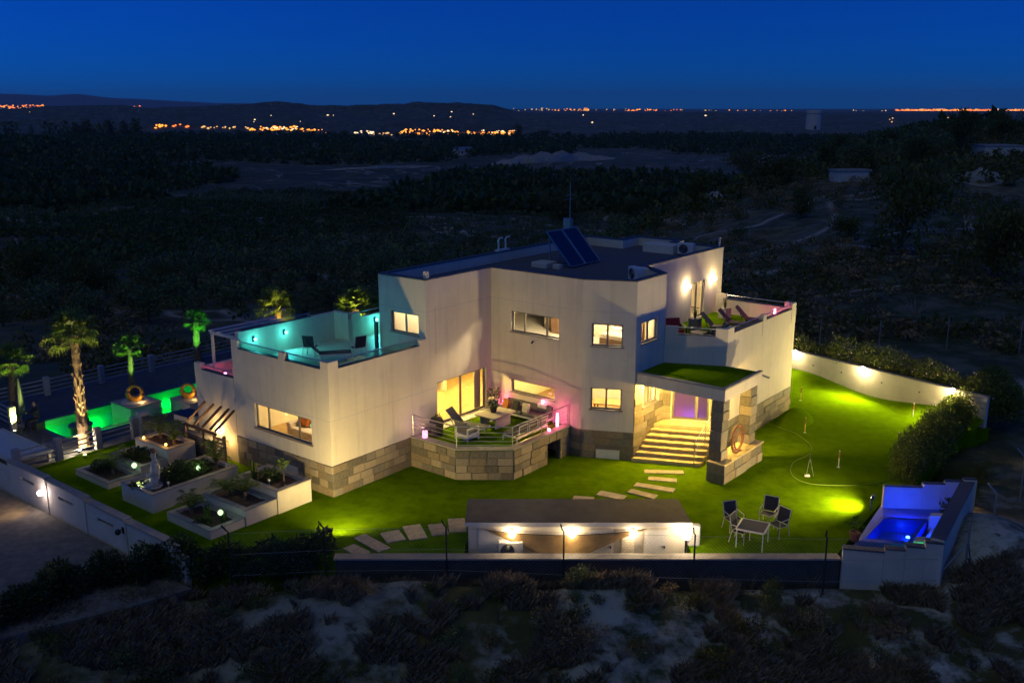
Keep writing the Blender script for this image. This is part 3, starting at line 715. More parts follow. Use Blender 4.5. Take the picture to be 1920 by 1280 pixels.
t = thing('hall_ceiling_lamp', 'hall ceiling lamp lighting the frosted entrance door from inside', 'lamp', W(7.9, 15.1, 4.19), TH)
MB().lathe([(.12, -.02), (.16, -.06), (.02, -.12)], 14).build('shade', M['bulb_low'], t); MB().lathe([(.05, 0), (.05, -.02)], 8).build('mount', M['white'], t)
point(t, (0, 0, -.4), (1, .8, .7), 1300, .1)

# room details: curtains, pictures, inner doors
def picture(u, v, z, w, h, rz, m, label):
    t = thing('picture', label, 'picture', W(u, v, z), TH+rz); MB().box(-w/2, w/2, -.03, 0, -h/2, h/2).build('frame', M['wood'], t); MB().box(-w/2+.04, w/2-.04, -.034, -.031, -h/2+.04, h/2-.04).build('canvas', M[m], t)
picture(-3.6, 14.39, 2.9, 1.2, .8, 0, 'cap', 'framed picture on the back wall of the living room'); picture(1.2, 14.39, 3.55, .9, .5, 0, 'orange', 'orange picture above the kitchen cabinets')
picture(4.4, 12.99, 5.9, .8, .6, 0, 'red', 'small red picture on the upper bedroom wall'); picture(5.9, 12.99, 5.9, .6, .7, 0, 'cap', 'dark picture seen through the upper bay window'); picture(-1.6, 9.69, 5.9, .9, .6, 0, 'wood', 'brown picture on the bedroom wall beside the teal terrace')
for u, v, z, rz, lab in ((-.4, 9.1, 1.262, PI/2, 'pale curtain at the right side of the sliding door'), (-.4, 6.05, 1.262, PI/2, 'pale curtain at the left side of the sliding door'), (-.2, 5.9, 4.482, 0, 'curtain in the bedroom window beside the teal terrace')):
    vs = []; fs = []
    for k in range(13): x = -.22+.44*k/12; yy = .05*math.sin(k*1.7); vs += [(x, yy, .05), (x, yy, 2.1)]
    for k in range(12): fs.append((2*k, 2*k+2, 2*k+3, 2*k+1))
    o = MB().add(vs, fs).build('curtain', M['cream'], loc=W(u, v, z), rot=(0, 0, TH+rz)); sm = o.modifiers.new('t', 'SOLIDIFY'); sm.thickness = .01; tag(o, lab, 'curtain')
for (u, v, rz, lab) in ((-4.6, 14.37, 0, 'white inner door on the back wall of the living room'), (-.6, 14.37, 0, 'white inner door beside the sideboard')):
    t = thing('inner_door', lab, 'door', W(u, v, 1.262), TH+rz); MB().box(-.42, .42, -.04, 0, 0, 2.05).build('leaf', M['white'], t); MB().box(-.5, -.42, -.06, 0, 0, 2.12).box(.42, .5, -.06, 0, 0, 2.12).box(-.5, .5, -.06, 0, 2.121, 2.2).build('frame', M['wood'], t)
# ------------------------------------------------------------ wall lamps and floodlights
def wall_lamp(loc, rz, label, bulb='bulb', col=WARM, watt=60, r=.09, cat='lamp', group=None, back=True, name='wall_lamp', off=.16, down=0):
    t = thing(name, label, cat, loc, rz, group)               # local -y points away from the wall
    MB().box(-.06, .06, -.02, 0, -.12, .12).build('backplate', M['black'], t)
    MB().tube([(0, -.02, .05), (0, -off, .05)], .015, 6).build('bracket', M['black'], t)
    MB().lathe([(r*.3, -r), (r*.86, -r*.55), (r, 0), (r*.86, r*.55), (r*.3, r)], 14, (0, -off, 0)).build('globe', M[bulb], t)
    point(t, (0, -off-r-.18, 0), col, watt, .08)
    if down: spot(t, (0, -off-.02, -r-.02), (0, -1.5, -.9), col, down, 150, .6, .05)
    return t
def floodlight(loc, target, label, watt, col, deg=125, pole=.55):
    t = thing('floodlight', label, 'floodlight', loc, 0)
    d = Vector(target)-Vector(loc); az = math.atan2(d.y, d.x)
    MB().tube([(0, 0, 0), (0, 0, pole)], .03, 8).build('stake', M['black'], t)
    h = MB(); c, s = math.cos(az), math.sin(az)
    h.T = lambda p: (p[0]*c-p[1]*s, p[0]*s+p[1]*c, p[2]+pole+.1)
    h.box(-.1, 0., -.1, .1, -.07, .07); h.build('housing', M['black'], t)
    g = MB(); g.T = h.T; g.box(.002, .006, -.07, .07, -.03, .03); g.build('lens', M['bulb'], t)
    spot(t, (.05*c, .05*s, pole+.1), (d.x, d.y, d.z), col, watt, deg, 1., .1); return t
FCOL = (1, .75, .28)
floodlight((-6.3, 30.75, 0), W(-1, 4, 4.0), 'small floodlight on the lawn behind the shrubs by the front wall', 1450, FCOL, 150, .4)
floodlight((13.45, 33.5, 0), W(5, 10, 1.3), 'small floodlight on the lawn beside the blue spa wall', 2200, FCOL, 155, .45)
# lamps on the house
for i, (v, z) in enumerate(((.95, 5.28), (2.55, 5.28))):
    wall_lamp(W(-5.735, v, z), TH+PI/2, ['teal wall lamp on the terrace screen wall, nearest the pergola', 'teal wall lamp on the terrace screen wall behind the two chairs'][i], 'bulb_teal', (.08, .85, .85), 13, .06, down=70)
wall_lamp(W(-4.795, 7.0, 5.2), TH+PI/2, 'teal wall lamp at the far corner of the terrace by the bedroom', 'bulb_teal', (.08, .85, .85), 17, .06, down=90)
for i, v in enumerate((18.05, 20.75)):
    wall_lamp(W(5.24, v, 6.3), TH+PI/2, ['warm wall lamp left of the terrace door', 'warm wall lamp right of the terrace door'][i], 'bulb', (1, .75, .38), 24, .1)
# porch downlights
for k, (u, v) in enumerate(((7.4, 11.4), (9.2, 12.6), (10.2, 13.6), (8.6, 11.2))):
    t = thing('porch_downlight', ['round downlight under the porch roof beside the porch window', 'round downlight under the porch roof above the steps', 'round downlight under the porch roof by the rear column', 'round downlight at the front edge of the porch roof'][k], 'lamp', W(u, v, 3.36), 0)
    MB().lathe([(.08, -.001), (.08, -.02), (.06, -.025)], 14).build('rim', M['white'], t); MB().lathe([(.055, -.026), (.05, -.03)], 12).build('bulb', M['bulb'], t)
    point(t, (0, 0, -.12), (1, .64, .13), 380, .05)
# pink party lamps of the patio and terraces
def lantern(loc, label, watt, col=(1, .12, .28), bulb='bulb_pink', h=.16):
    t = thing('lantern', label, 'lantern', loc, 0)
    MB().lathe([(.06, 0), (.07, .02), (.05, .03)], 10).build('base', M['steel'], t)
    MB().lathe([(.045, .03), (.06, .03+h*.5), (.045, .03+h)], 10).build('globe', M[bulb], t)
    point(t, (0, 0, h+.2), col, watt*.4, .06)
# ------------------------------------------------------------ roof kit
sp = thing('solar_heater', 'pair of dark solar panels tilted on a steel frame on the flat roof', 'solar panel', W(0, 0, 7.3), TH)
for k in range(2):
    v0 = 13.75+k*1.27; a = MB(); p0, p1 = (1.45, .1), (.02, 1.62)
    for (s, t, zz, nm, m) in ((0, 0, .0, 'panel', 'pv'), (0, 0, 0, 'rim', 'steel')):
        pass
    dx, dz = p1[0]-p0[0], p1[1]-p0[1]; L = math.hypot(dx, dz); nx_, nz_ = dz/L, -dx/L
    def PP(s, v, n): return (p0[0]+dx*s+nx_*n, v, p0[1]+dz*s+nz_*n)
    if 'pv' not in M: M['pv'] = mat('solar_absorber', (.012, .016, .03), .12, .2, 3, spec=.8)
    b = MB(); b.add([PP(s, v, n) for n in (-.05, .0) for (s, v) in ((0, v0), (0, v0+1.22), (1, v0+1.22), (1, v0))], [(0, 3, 2, 1), (4, 5, 6, 7), (0, 1, 5, 4), (1, 2, 6, 5), (2, 3, 7, 6), (3, 0, 4, 7)]); pn = b.build('panel', M['pv'], sp)
    f = MB()
    for q in (((0, v0), (1, v0)), ((0, v0+1.22), (1, v0+1.22)), ((0, v0), (0, v0+1.22)), ((1, v0), (1, v0+1.22))): f.bar(PP(*q[0], .005), PP(*q[1], .005), .05, .04)
    f.build('panel_frame', M['steel'], pn)
    g = MB(); g.bar((.1, v0+.2, 0), (.06, v0+.2, 1.5), .05, .05).bar((.1, v0+1., 0), (.06, v0+1., 1.5), .05, .05).bar((1.4, v0+.6, .02), (.1, v0+.6, .02), .05, .04); g.build('stand', M['steel'], sp)
for (u0, u1, v0, v1, h, lab) in ((-.4, .5, 13.1, 14.0, .24, 'low concrete block on the roof left of the solar panels'), (.7, 1.1, 13.3, 13.62, .2, 'small concrete block on the roof in front of the solar panels')):
    tag(MB().box(u0, u1, v0, v1, 7.303, 7.3+h, .03).build('roof_block', M['wall2'], loc=W(0, 0), rot=(0, 0, TH)), lab, 'block')
def ac_unit(loc, rz, label, w=.85, h=.62, d=.34):
    t = thing('air_conditioner', label, 'air conditioner', loc, rz)
    b = MB().box(-w/2, w/2, -d/2, d/2, .06, h, .02).build('casing', M['white'], t)
    fm = MB()
    for k in range(5): rr_ = .05+.045*k; fm.tube([(-.1+rr_*math.cos(q*PI/8), -d/2-.012, h*.53+rr_*math.sin(q*PI/8)) for q in range(16)], .006, 4, close=True)
    fm.build('fan_guard', M['galv'], t)
    MB().lathe([(.24, 0), (.24, .006), (.05, .012)], 18).build('fan', M['black'], t, rot=(PI/2, 0, 0), loc=(-.1, -d/2-.001, h*.53))
    for s in (-1, 1): MB().box(s*w*.36-.03, s*w*.36+.03, -d/2-.02, d/2+.02, 0, .06).build('foot', M['black'], t)
ac_unit(W(3.6, 21.0, 7.3), TH+.2, 'white air conditioner near the back corner of the roof')
ac_unit(W(5.55, 12.85, 7.3), TH-.5, 'white air conditioner on the roof above the bay windows'); 
tag(MB().box(-.5, .5, -.2, .2, 0, .5, .03).build('roof_housing', M['white'], loc=W(5.35, 13.6, 7.3), rot=(0, 0, TH+.3)), 'plain white box behind the front roof air conditioner', 'box')
tag(MB().box(-.9, .9, -.5, .5, 0, .45, .02).build('roof_upstand', M['wall'], loc=W(2.1, 21.2, 7.3), rot=(0, 0, TH)), 'low white upstand at the back of the roof', 'block')
t = thing('antenna_mast', 'thin antenna mast with a grey box behind the solar panels', 'antenna', W(-2.5, 19.3, 7.3), TH)
MB().tube([(0, 0, 0), (0, 0, 3.5)], .035, 6, r1=.02).build('pole', M['galv'], t); MB().box(-.35, .1, -.12, .12, .95, 1.6).build('box', M['galv'], t)
MB().tube([(-.1, -.35, 2.6), (-.1, .35, 2.6)], .02, 5).tube([(.0, -.25, 2.85), (0, .25, 2.85)], .02, 5).build('aerial', M['galv'], t)
MB().lathe([(.03, 0), (.05, .05), (.02, .1)], 8).build('beacon', emit('beacon_lamp', (.1, .6, 1), 5), t, loc=(.05, 0, 1.05))
t = thing('vent_pipes', 'pair of bent white vent pipes on the roof edge', 'pipe', W(-2.62, 13.4, ZR), TH)
for k, dv in enumerate((0, .55)): MB().tube([(0, dv, .05), (0, dv, .62), (0, dv+.08, .68), (0, dv+.3, .68)], .05, 8).build('pipe', M['white'], t)
MB().box(-.12, .12, -.15, .75, .052, .14).build('base', M['white'], t)
tag(MB().box(-.1, .1, -.1, .1, 0, .3, .02).build('chimney_pot', M['wall'], loc=W(-.15, 5.6, ZR+.052), rot=(0, 0, TH)), 'small square vent block on the roof corner above the teal terrace', 'vent')
tag(MB().tube([(0, 0, 0), (0, 0, .45)], .05, 8).build('vent_pipe', M['white'], loc=W(5.1, 21.7, ZR+.052)), 'short upright pipe at the right end of the roof parapet', 'pipe')
# small fittings on the walls
def camera_fit(u, v, z, rz, label):
    t = thing('security_camera', label, 'camera', W(u, v, z), TH+rz)
    MB().box(-.04, .04, -.03, 0, -.04, .04).build('mount', M['white'], t); MB().tube([(0, -.03, 0), (.05, -.2, -.05)], .04, 8).build('body', M['black'], t)
camera_fit(2.4, 9.618, 4.75, 0, 'tiny dark camera on the wall under the upper three-pane window')
# ------------------------------------------------------------ furniture builders
def dining_chair(loc, rz, label, group=None, fr='white', seat='dark'):
    t = thing('garden_chair', label, 'chair', loc, rz, group)         # faces -y
    w = .27
    for s in (-1, 1):
        MB().tube([(s*w, -.25, 0), (s*w, -.24, .64), (s*w, .2, .66)], .018, 6).build('arm', M[fr], t)
        MB().tube([(s*w, .3, 0), (s*w*.95, .2, .45), (s*w*.95, .32, .98)], .018, 6).build('back_leg', M[fr], t)
    MB().tube([(-w, -.24, .42), (-w, .2, .42), (w, .2, .42), (w, -.24, .42)], .016, 6, close=True).build('seat_frame', M[fr], t)
    MB().add([(-w+.02, -.23, .425), (w-.02, -.23, .425), (w-.02, .19, .405), (-w+.02, .19, .405), (-w+.02, -.23, .437), (w-.02, -.23, .437), (w-.02, .19, .417), (-w+.02, .19, .417)], [(0, 3, 2, 1), (4, 5, 6, 7), (0, 1, 5, 4), (1, 2, 6, 5), (2, 3, 7, 6), (3, 0, 4, 7)]).build('seat', M[seat], t)
    MB().add([(-w+.03, .2, .46), (w-.03, .2, .46), (w-.03, .318, .96), (-w+.03, .318, .96), (-w+.03, .214, .46), (w-.03, .214, .46), (w-.03, .332, .96), (-w+.03, .332, .96)], [(0, 3, 2, 1), (4, 5, 6, 7), (0, 1, 5, 4), (1, 2, 6, 5), (2, 3, 7, 6), (3, 0, 4, 7)]).build('backrest', M[seat], t)
    MB().tube([(-w*.95, .322, .97), (w*.95, .322, .97)], .016, 6).build('top_rail', M[fr], t)
    return t
def square_table(loc, rz, label, w=.75, d=.75, h=.7, top='rail_glass', fr='white'):
    t = thing('garden_table', label, 'table', loc, rz)
    MB().box(-w/2+.03, w/2-.03, -d/2+.03, d/2-.03, h-.012, h).build('table_top', M[top], t)
    MB().bar((-w/2, -d/2, h-.02), (w/2, -d/2, h-.02), .05, .045).bar((-w/2, d/2, h-.02), (w/2, d/2, h-.02), .05, .045).bar((-w/2, -d/2+.026, h-.02), (-w/2, d/2-.026, h-.02), .05, .044).bar((w/2, -d/2+.026, h-.02), (w/2, d/2-.026, h-.02), .05, .044).build('rim', M[fr], t)
    for a in (-1, 1):
        for b in (-1, 1): MB().tube([(a*(w/2-.03), b*(d/2-.03), 0), (a*(w/2-.03), b*(d/2-.03), h-.045)], .02, 6).build('leg', M[fr], t)
def lounger(loc, rz, label, group=None, m='wood', cloth='dark'):
    t = thing('sun_lounger', label, 'lounger', loc, rz, group)         # foot at -y, back at +y
    MB().bar((-.3, -1., .3), (-.3, .35, .3), .04, .06).bar((.3, -1., .3), (.3, .35, .3), .04, .06).bar((-.32, -.98, .3), (.32, -.98, .3), .04, .05).build('frame', M[m], t)
    for s in (-1, 1):
        for y in (-.75, .2): MB().bar((s*.3, y, 0), (s*.3, y+.08, .28), .04, .04).build('leg', M[m], t)
    MB().box(-.27, .27, -.97, .3, .335, .36).build('seat', M[cloth], t)
    b = MB(); b.add([(x, y, z) for (y, z) in ((.3, .36), (.85, .92), (.87, .9), (.32, .335)) for x in (-.28, .28)], [(0, 1, 3, 2), (2, 3, 5, 4), (4, 5, 7, 6), (6, 7, 1, 0), (0, 2, 4, 6), (1, 7, 5, 3)]); b.build('backrest', M[cloth], t)
    MB().bar((-.3, .6, .62), (-.3, .45, .3), .03, .03).bar((.3, .6, .62), (.3, .45, .3), .03, .03).build('prop', M[m], t)
    return t
def leafcloud(n, blobs, size, rng=RNG, aspect=2.2, flat=.4):
    blobs = np.array(blobs, float)                                      # x,y,z,rx,ry,rz
    wgt = blobs[:, 3]*blobs[:, 4]*blobs[:, 5]; k = rng.choice(len(blobs), n, p=wgt/wgt.sum())
    d = rng.normal(size=(n, 3)); d /= np.linalg.norm(d, axis=1)[:, None]
    r = rng.random(n)**.38
    P = blobs[k, :3]+d*r[:, None]*blobs[k, 3:6]
    a = rng.normal(size=(n, 3)); a[:, 2] += flat; a += d*.8; a /= np.linalg.norm(a, axis=1)[:, None]
    b = np.cross(a, rng.normal(size=(n, 3))); b /= np.linalg.norm(b, axis=1)[:, None]
    s = size*(.55+.9*rng.random(n))[:, None]
    v0 = P; v1 = P+a*s*.5+b*s/aspect*.5; v2 = P+a*s; v3 = P+a*s*.5-b*s/aspect*.5
    V = np.stack([v0, v1, v2, v3], 1).reshape(-1, 3); Fq = np.arange(4*n).reshape(-1, 4); return V, Fq
def foliage(name, n, blobs, size, m, parent=None, **k):
    V, Fq = leafcloud(n, blobs, size, **k); return link(name, mesh_np(name, V, Fq, M[m] if isinstance(m, str) else m), parent)
def pot_plant(loc, label, r=.17, h=.3, ph=.5, m='leaf_green', pot='terracotta', spiky=False, cat='plant', square=False, n=110, name='potted_plant'):
    t = thing(name, label, cat, loc, random.uniform(0, 3))
    if square: MB().box(-r, r, -r, r, 0, h, .015).build('pot', M[pot], t)
    else: MB().lathe([(r*.72, 0), (r*.9, h*.6), (r, h), (r*.9, h), (r*.85, h*.9)], 14).build('pot', M[pot], t)
    MB().lathe([(r*.84, h*.86), (r*.3, h*.9)], 10).build('soil', M['soil'], t)
    if spiky: blade_plant(t, (0, 0, h*.88), ph, 34, m)
    else: foliage('foliage', n, [(0, 0, h+ph*.5, r*1.3, r*1.3, ph*.55)], .12, m, t)
    return t
def blade_plant(parent, loc, h, n, m, name='foliage', spread=.5, w=.03):
    vs = []; fs = []
    for k in range(n):
        a = random.uniform(0, 2*PI); s = random.uniform(.1, 1)*spread*h; hh = h*random.uniform(.6, 1.1); c, q = math.cos(a), math.sin(a); b = len(vs)
        for t in (0, .5, 1.):
            x = s*t**1.6; z = hh*t*(1-.18*t*(s/h)); ww = w*(1-t)+.004
            vs += [(loc[0]+c*x-q*ww, loc[1]+q*x+c*ww, loc[2]+z), (loc[0]+c*x+q*ww, loc[1]+q*x-c*ww, loc[2]+z)]
        fs += [(b, b+1, b+3, b+2), (b+2, b+3, b+5, b+4)]
    return MB().add(vs, fs).build(name, M[m], parent)
# ------------------------------------------------------------ left terrace furniture
def on(u, v, z): return W(u, v, z)
dining_chair(on(-4.0, 2.55, 4.48), TH+PI+.5, 'white-framed chair on the teal terrace, nearer the screen wall')
dining_chair(on(-2.35, 3.7, 4.48), TH-PI/2-.3, 'white-framed chair on the teal terrace, nearer the bedroom window')
lounger(on(-2.9, 2.5, 4.48), TH+PI/2+.9, 'dark footrest lounger lying between the two teal terrace chairs', None, 'white')
tag(MB().box(-.08, .08, -.05, .05, 0, 1.15).build('speaker_column', M['black'], loc=W(-2.85, 5.25, 4.49), rot=(0, 0, TH)), 'tall black column speaker leaning by the bedroom wall', 'speaker')
# lower terrace: pink cushion bench
t = thing('terrace_sofa', 'cushioned sofa under the white pergola in pink light', 'sofa', W(-7.0, 1.6, 3.335), TH)
MB().box(-.8, .8, -.35, .4, 0, .35, .03).build('base', M['cream'], t); MB().box(-.8, .8, .25, .42, .352, .75, .03).build('backrest', M['cream'], t); MB().box(-.7, .7, -.33, .22, .352, .46, .03).build('cushion', M['cream'], t)
lantern(W(-7.6, .75, 3.335), 'pink lantern on the lower terrace beside the pergola post', 10)
# right terrace
GL = 'row of three loungers on the right terrace'
for k, (u, v) in enumerate(((7.6, 17.0), (7.9, 18.2), (8.2, 19.4))):
    lounger(W(u, v, 4.5), TH+PI/2+.25, ['brown sun lounger nearest the potted grass on the right terrace', 'middle brown sun lounger of the row on the right terrace', 'brown sun lounger beside the pink lamp on the right terrace'][k], GL, 'wood', 'wood')
lantern(W(8.9, 20.2, 4.5), 'pink lantern behind the last lounger of the right terrace', 14, h=.75)
pot_plant(W(6.35, 17.0, 4.5), 'square grey pot of tall grass in front of the terrace door', .24, .55, .55, 'leaf_hedge', 'cap', True, square=True)
pot_plant(W(6.3, 20.2, 4.5), 'pot of tall grass at the far end of the right terrace wall', .24, .5, .6, 'leaf_hedge', 'cap', True, square=True)
def armchair(loc, rz, label, m='red', fr='black', w=.75):
    t = thing('armchair', label, 'armchair', loc, rz)
    MB().box(-w/2, w/2, -.35, .35, .1, .3, .02).build('frame', M[fr], t); MB().box(-w/2+.06, w/2-.06, -.34, .2, .302, .42, .03).build('seat_cushion', M[m], t)
    MB().add([(x, y, z) for (y, z) in ((.18, .35), (.36, .85), (.44, .83), (.34, .32)) for x in (-w/2+.05, w/2-.05)], [(0, 1, 3, 2), (2, 3, 5, 4), (4, 5, 7, 6), (6, 7, 1, 0), (0, 2, 4, 6), (1, 7, 5, 3)]).build('back_cushion', M[m], t)
    for s in (-1, 1): MB().bar((s*w/2, -.33, .55), (s*w/2, .35, .55), .06, .04).bar((s*w/2, -.32, 0), (s*w/2, -.32, .53), .05, .05).bar((s*w/2, .33, 0), (s*w/2, .33, .53), .05, .05).build('arm', M[fr], t)
    return t
armchair(W(6.45, 14.95, 4.5), TH+.9, 'red cushioned armchair behind the right terrace parapet')
square_table(W(7.55, 15.1, 4.5), TH, 'low dark table beside the red armchair', .6, .6, .4, 'black', 'black')
armchair(W(8.2, 15.6, 4.5), TH-.9, 'dark armchair at the front corner of the right terrace', 'grey')
# ------------------------------------------------------------ patio furniture
def sofa(loc, rz, label, w, m='grey', fr='white', open_back=True):
    t = thing('patio_sofa', label, 'sofa', loc, rz)                     # faces -y
    f = MB(); f.bar((-w/2, -.36, .22), (w/2, -.36, .22), .05, .06).bar((-w/2, .36, .22), (w/2, .36, .22), .05, .06).bar((-w/2, -.33, .22), (-w/2, .33, .22), .05, .058).bar((w/2, -.33, .22), (w/2, .33, .22), .05, .058); f.build('frame', M[fr], t)
    for a in (-1, 1):
        for b in (-1, 1): MB().box(a*w/2-.025, a*w/2+.025, b*.36-.025, b*.36+.025, 0, .19).build('leg', M[fr], t)
    n = max(1, round(w/.65)); cw = (w-.04)/n
    for k in range(n):
        x0 = -w/2+.02+k*cw
        MB().box(x0+.008, x0+cw-.008, -.34, .2, .252, .38, .03).build('seat_cushion', M[m], t)
        MB().add([(x, y, z) for (y, z) in ((.16, .38), (.27, .72), (.38, .7), (.3, .3)) for x in (x0+.01, x0+cw-.01)], [(0, 1, 3, 2), (2, 3, 5, 4), (4, 5, 7, 6), (6, 7, 1, 0), (0, 2, 4, 6), (1, 7, 5, 3)]).build('back_cushion', M[m], t)
        if open_back:
            MB().tube([(x0+.06, .4, .28), (x0+.06, .45, .7), (x0+cw-.06, .45, .7), (x0+cw-.06, .4, .28)], .02, 5, close=True).build('back_frame', M[fr], t)
    return t
sofa(W(2.35, 9.15, ZP), TH, 'grey sofa against the wall under the strip window, with cushions', 2.5, open_back=False)
sofa(W(3.6, 7.5, ZP), TH-PI/2, 'grey sofa with open white back frame along the patio railing', 2.1)
armchair(W(2.0, 5.6, ZP), TH+PI*.98, 'low lounge chair with grey cushion at the front of the patio', 'grey', 'white', .7)
lounger(W(1.35, 6.3, ZP), TH+PI/2+.2, 'grey lounge seat with white frame beside the patio table', None, 'white', 'grey')
t = thing('patio_table', 'long pale table in the middle of the patio sofas', 'table', W(1.75, 7.75, ZP), TH)
MB().box(-.55, .55, -.75, .75, .5, .56, .015).build('table_top', M['cream'], t)
for a in (-1, 1): MB().box(a*.42-.03, a*.42+.03, -.5, .5, 0, .499).build('leg', M['white'], t)
pot_plant(W(1.7, 7.7, ZP+.561), 'dark pot with bushy green plant on the patio table', .16, .22, .3, 'leaf_green', 'black')
pot_plant(W(.5, 9.2, ZP), 'tall pale pot with reddish plant in the inner patio corner', .24, .62, .45, 'leaf_green', 'cream', square=True)
for k, (u, m, lab) in enumerate(((1.35, 'orange', 'orange cushion at the left end of the wall sofa'), (1.9, 'dark', 'dark cushion on the wall sofa beside the orange one'), (2.45, 'cream', 'patterned cream cushion in the middle of the wall sofa'))):
    o = MB().box(-.2, .2, -.06, .06, -.2, .2, .05).build('cushion', M[m], loc=W(u, 9.02, ZP+.585), rot=(-.25, 0, TH)); tag(o, lab, 'cushion')
t = thing('covered_grill', 'dark covered barbecue by the left end of the patio railing', 'grill', W(.7, 5.15, ZP), TH)
MB().lathe([(.26, 0), (.28, .2), (.3, .62), (.24, .75), (.08, .8)], 14).build('cover', M['dark'], t); MB().tube([(-.22, -.28, .55), (.22, -.28, .55)], .015, 5).build('handle', M['steel'], t)
pot_plant(W(.3, 5.65, ZP), 'small dark-leaved plant in a pot left of the sliding door', .12, .3, .35, 'leaf_dark', 'black')
t = thing('cube_lamp', 'glowing pink cylinder lamp on the patio coping by the left rail', 'lamp', W(.62, 4.52, ZP+.06), TH)
MB().lathe([(.11, 0), (.115, .02), (.115, .26), (.1, .28)], 16).build('shade', M['cube_pink'], t); MB().lathe([(.05, .281), (.04, .3)], 10).build('cap', M['white'], t)
point(t, (-.05, -.1, .5), (1, .45, .65), 6, .06)
lantern(W(.95, 9.35, ZP+.4), 'pink lantern beside the tall pot in the patio corner', 13)
tag(MB().box(-.18, .18, -.18, .18, 0, .4, .02).build('side_table', M['white'], loc=W(.95, 9.35, ZP), rot=(0, 0, TH)), 'small white cube table under the corner lantern', 'table')
lantern(W(3.05, 9.45, ZP+.75), 'pink lantern on the wall behind the sofa back', 16)
tag(MB().box(-.25, .25, -.1, .1, 0, .75, .02).build('shelf_box', M['white'], loc=W(3.05, 9.48, ZP), rot=(0, 0, TH)), 'slim white ledge behind the wall sofa carrying a lantern', 'shelf')
lantern(W(4.1, 9.1, ZP), 'pink lantern on a tall stem at the right end of the patio railing', 16, h=.6)
lantern(W(4.25, 8.3, ZP+.06), 'low pink lantern on the patio coping at the right', 4, h=.1)
# ------------------------------------------------------------ rooms: a few pieces seen through the windows
t = thing('living_sofa', 'pale sofa seen through the wide left window', 'sofa', W(-2.9, 1.6, 1.262), TH)
MB().box(-1.3, 1.3, -.4, .45, 0, .42, .04).build('base', M['cream'], t); MB().box(-1.3, 1.3, .25, .5, .422, .85, .05).build('backrest', M['cream'], t)
for s in (-1, 1): MB().box(s*1.2-.12, s*1.2+.12, -.4, .24, .422, .62, .03).build('arm', M['cream'], t)
o = MB().box(-.25, .25, -.08, .08, -.22, .22, .05).build('cushion', M['orange'], loc=W(-3.6, 1.72, 1.262+.68), rot=(-.3, 0, TH)); tag(o, 'orange cushion on the pale sofa behind the left window', 'cushion')
t = thing('floor_lamp', 'floor lamp in the living room behind the sliding door', 'lamp', W(-3.3, 8.8, 1.262), 0)
MB().tube([(0, 0, 0), (0, 0, 1.5)], .02, 6).build('pole', M['steel'], t); MB().lathe([(.2, 1.4), (.12, 1.7)], 14).build('shade', M['bulb_low'], t); MB().lathe([(.16, 0), (.16, .03)], 14).build('base', M['steel'], t); point(t, (0, 0, 1.9), WARM, 40, .1)
t = thing('sideboard', 'dark sideboard on the back wall of the living room', 'cabinet', W(-2.2, 14.1, 1.262), TH)
MB().box(-1.0, 1.0, -.2, .25, .1, .85, .01).build('carcass', M['wood'], t); MB().box(-.98, -.02, -.222, -.202, .14, .82).box(.02, .98, -.222, -.202, .14, .82).build('doors', M['floorwood'], t)
t = thing('kitchen_counter', 'pale kitchen counter behind the strip window', 'counter', W(2.6, 13.9, 1.262), TH)
MB().box(-1.9, 1.9, -.3, .3, 0, .88, .01).build('base', M['white'], t); MB().box(-1.93, 1.93, -.33, .32, .882, .92).build('worktop', M['wood'], t); MB().box(-1.9, 1.9, .0, .32, 1.5, 2.2, .01).build('wall_cabinet', M['floorwood'], t)
t = thing('wardrobe', 'tall brown wardrobe behind the upper three-pane window', 'wardrobe', W(2.2, 12.6, 4.482), TH)
MB().box(-.8, .8, -.3, .3, 0, 2.1, .01).build('carcass', M['floorwood'], t); MB().box(-.78, -.01, -.33, -.302, .05, 2.05).box(.01, .78, -.33, -.302, .05, 2.05).build('doors', M['wood'], t)
for (u, v, z, lab) in ((5.2, 12.3, 4.482, 'bed seen through the upper bay window'), (-1.3, 8.6, 4.482, 'bed seen through the window beside the teal terrace')):
    t = thing('bed', lab, 'bed', W(u, v, z), TH)
    MB().box(-.75, .75, -.6, .6, 0, .35, .02).build('base', M['wood'], t); MB().box(-.74, .74, -.6, .6, .352, .55, .05).build('mattress', M['cream'], t); MB().box(-.76, .76, .602, .68, 0, 1.0, .01).build('headboard', M['wood'], t)
    for s in (-1, 1): MB().box(s*.36-.28, s*.36+.28, .2, .55, .552, .68, .05).build('pillow', M['white'], t)
t = thing('dining_table', 'wooden table behind the lower bay window', 'table', W(5.2, 11.7, 1.262), TH+.4)
MB().box(-.8, .8, -.45, .45, .72, .76, .01).build('table_top', M['floorwood'], t)
for a in (-1, 1):
    for b in (-1, 1): MB().box(a*.7-.03, a*.7+.03, b*.38-.03, b*.38+.03, 0, .719).build('leg', M['wood'], t)
# ------------------------------------------------------------ porch ring sculpture
t = thing('ring_sculpture', 'rusty double ring sculpture standing on the porch pedestal', 'sculpture', W(10.98, 12.25, .861), TH)
MB().tube([(0, .52*math.cos(a), .56+.54*math.sin(a)) for a in np.linspace(0, 2*PI, 41)[:-1]], .055, 8, close=True).build('outer_ring', M['rust'], t, True)
MB().tube([(0, .1+.34*math.cos(a), .4+.34*math.sin(a)) for a in np.linspace(0, 2*PI, 33)[:-1]], .035, 8, close=True).build('inner_ring', M['rust'], t, True)
MB().box(-.1, .1, -.25, .25, 0, .03).build('base', M['rust'], t)
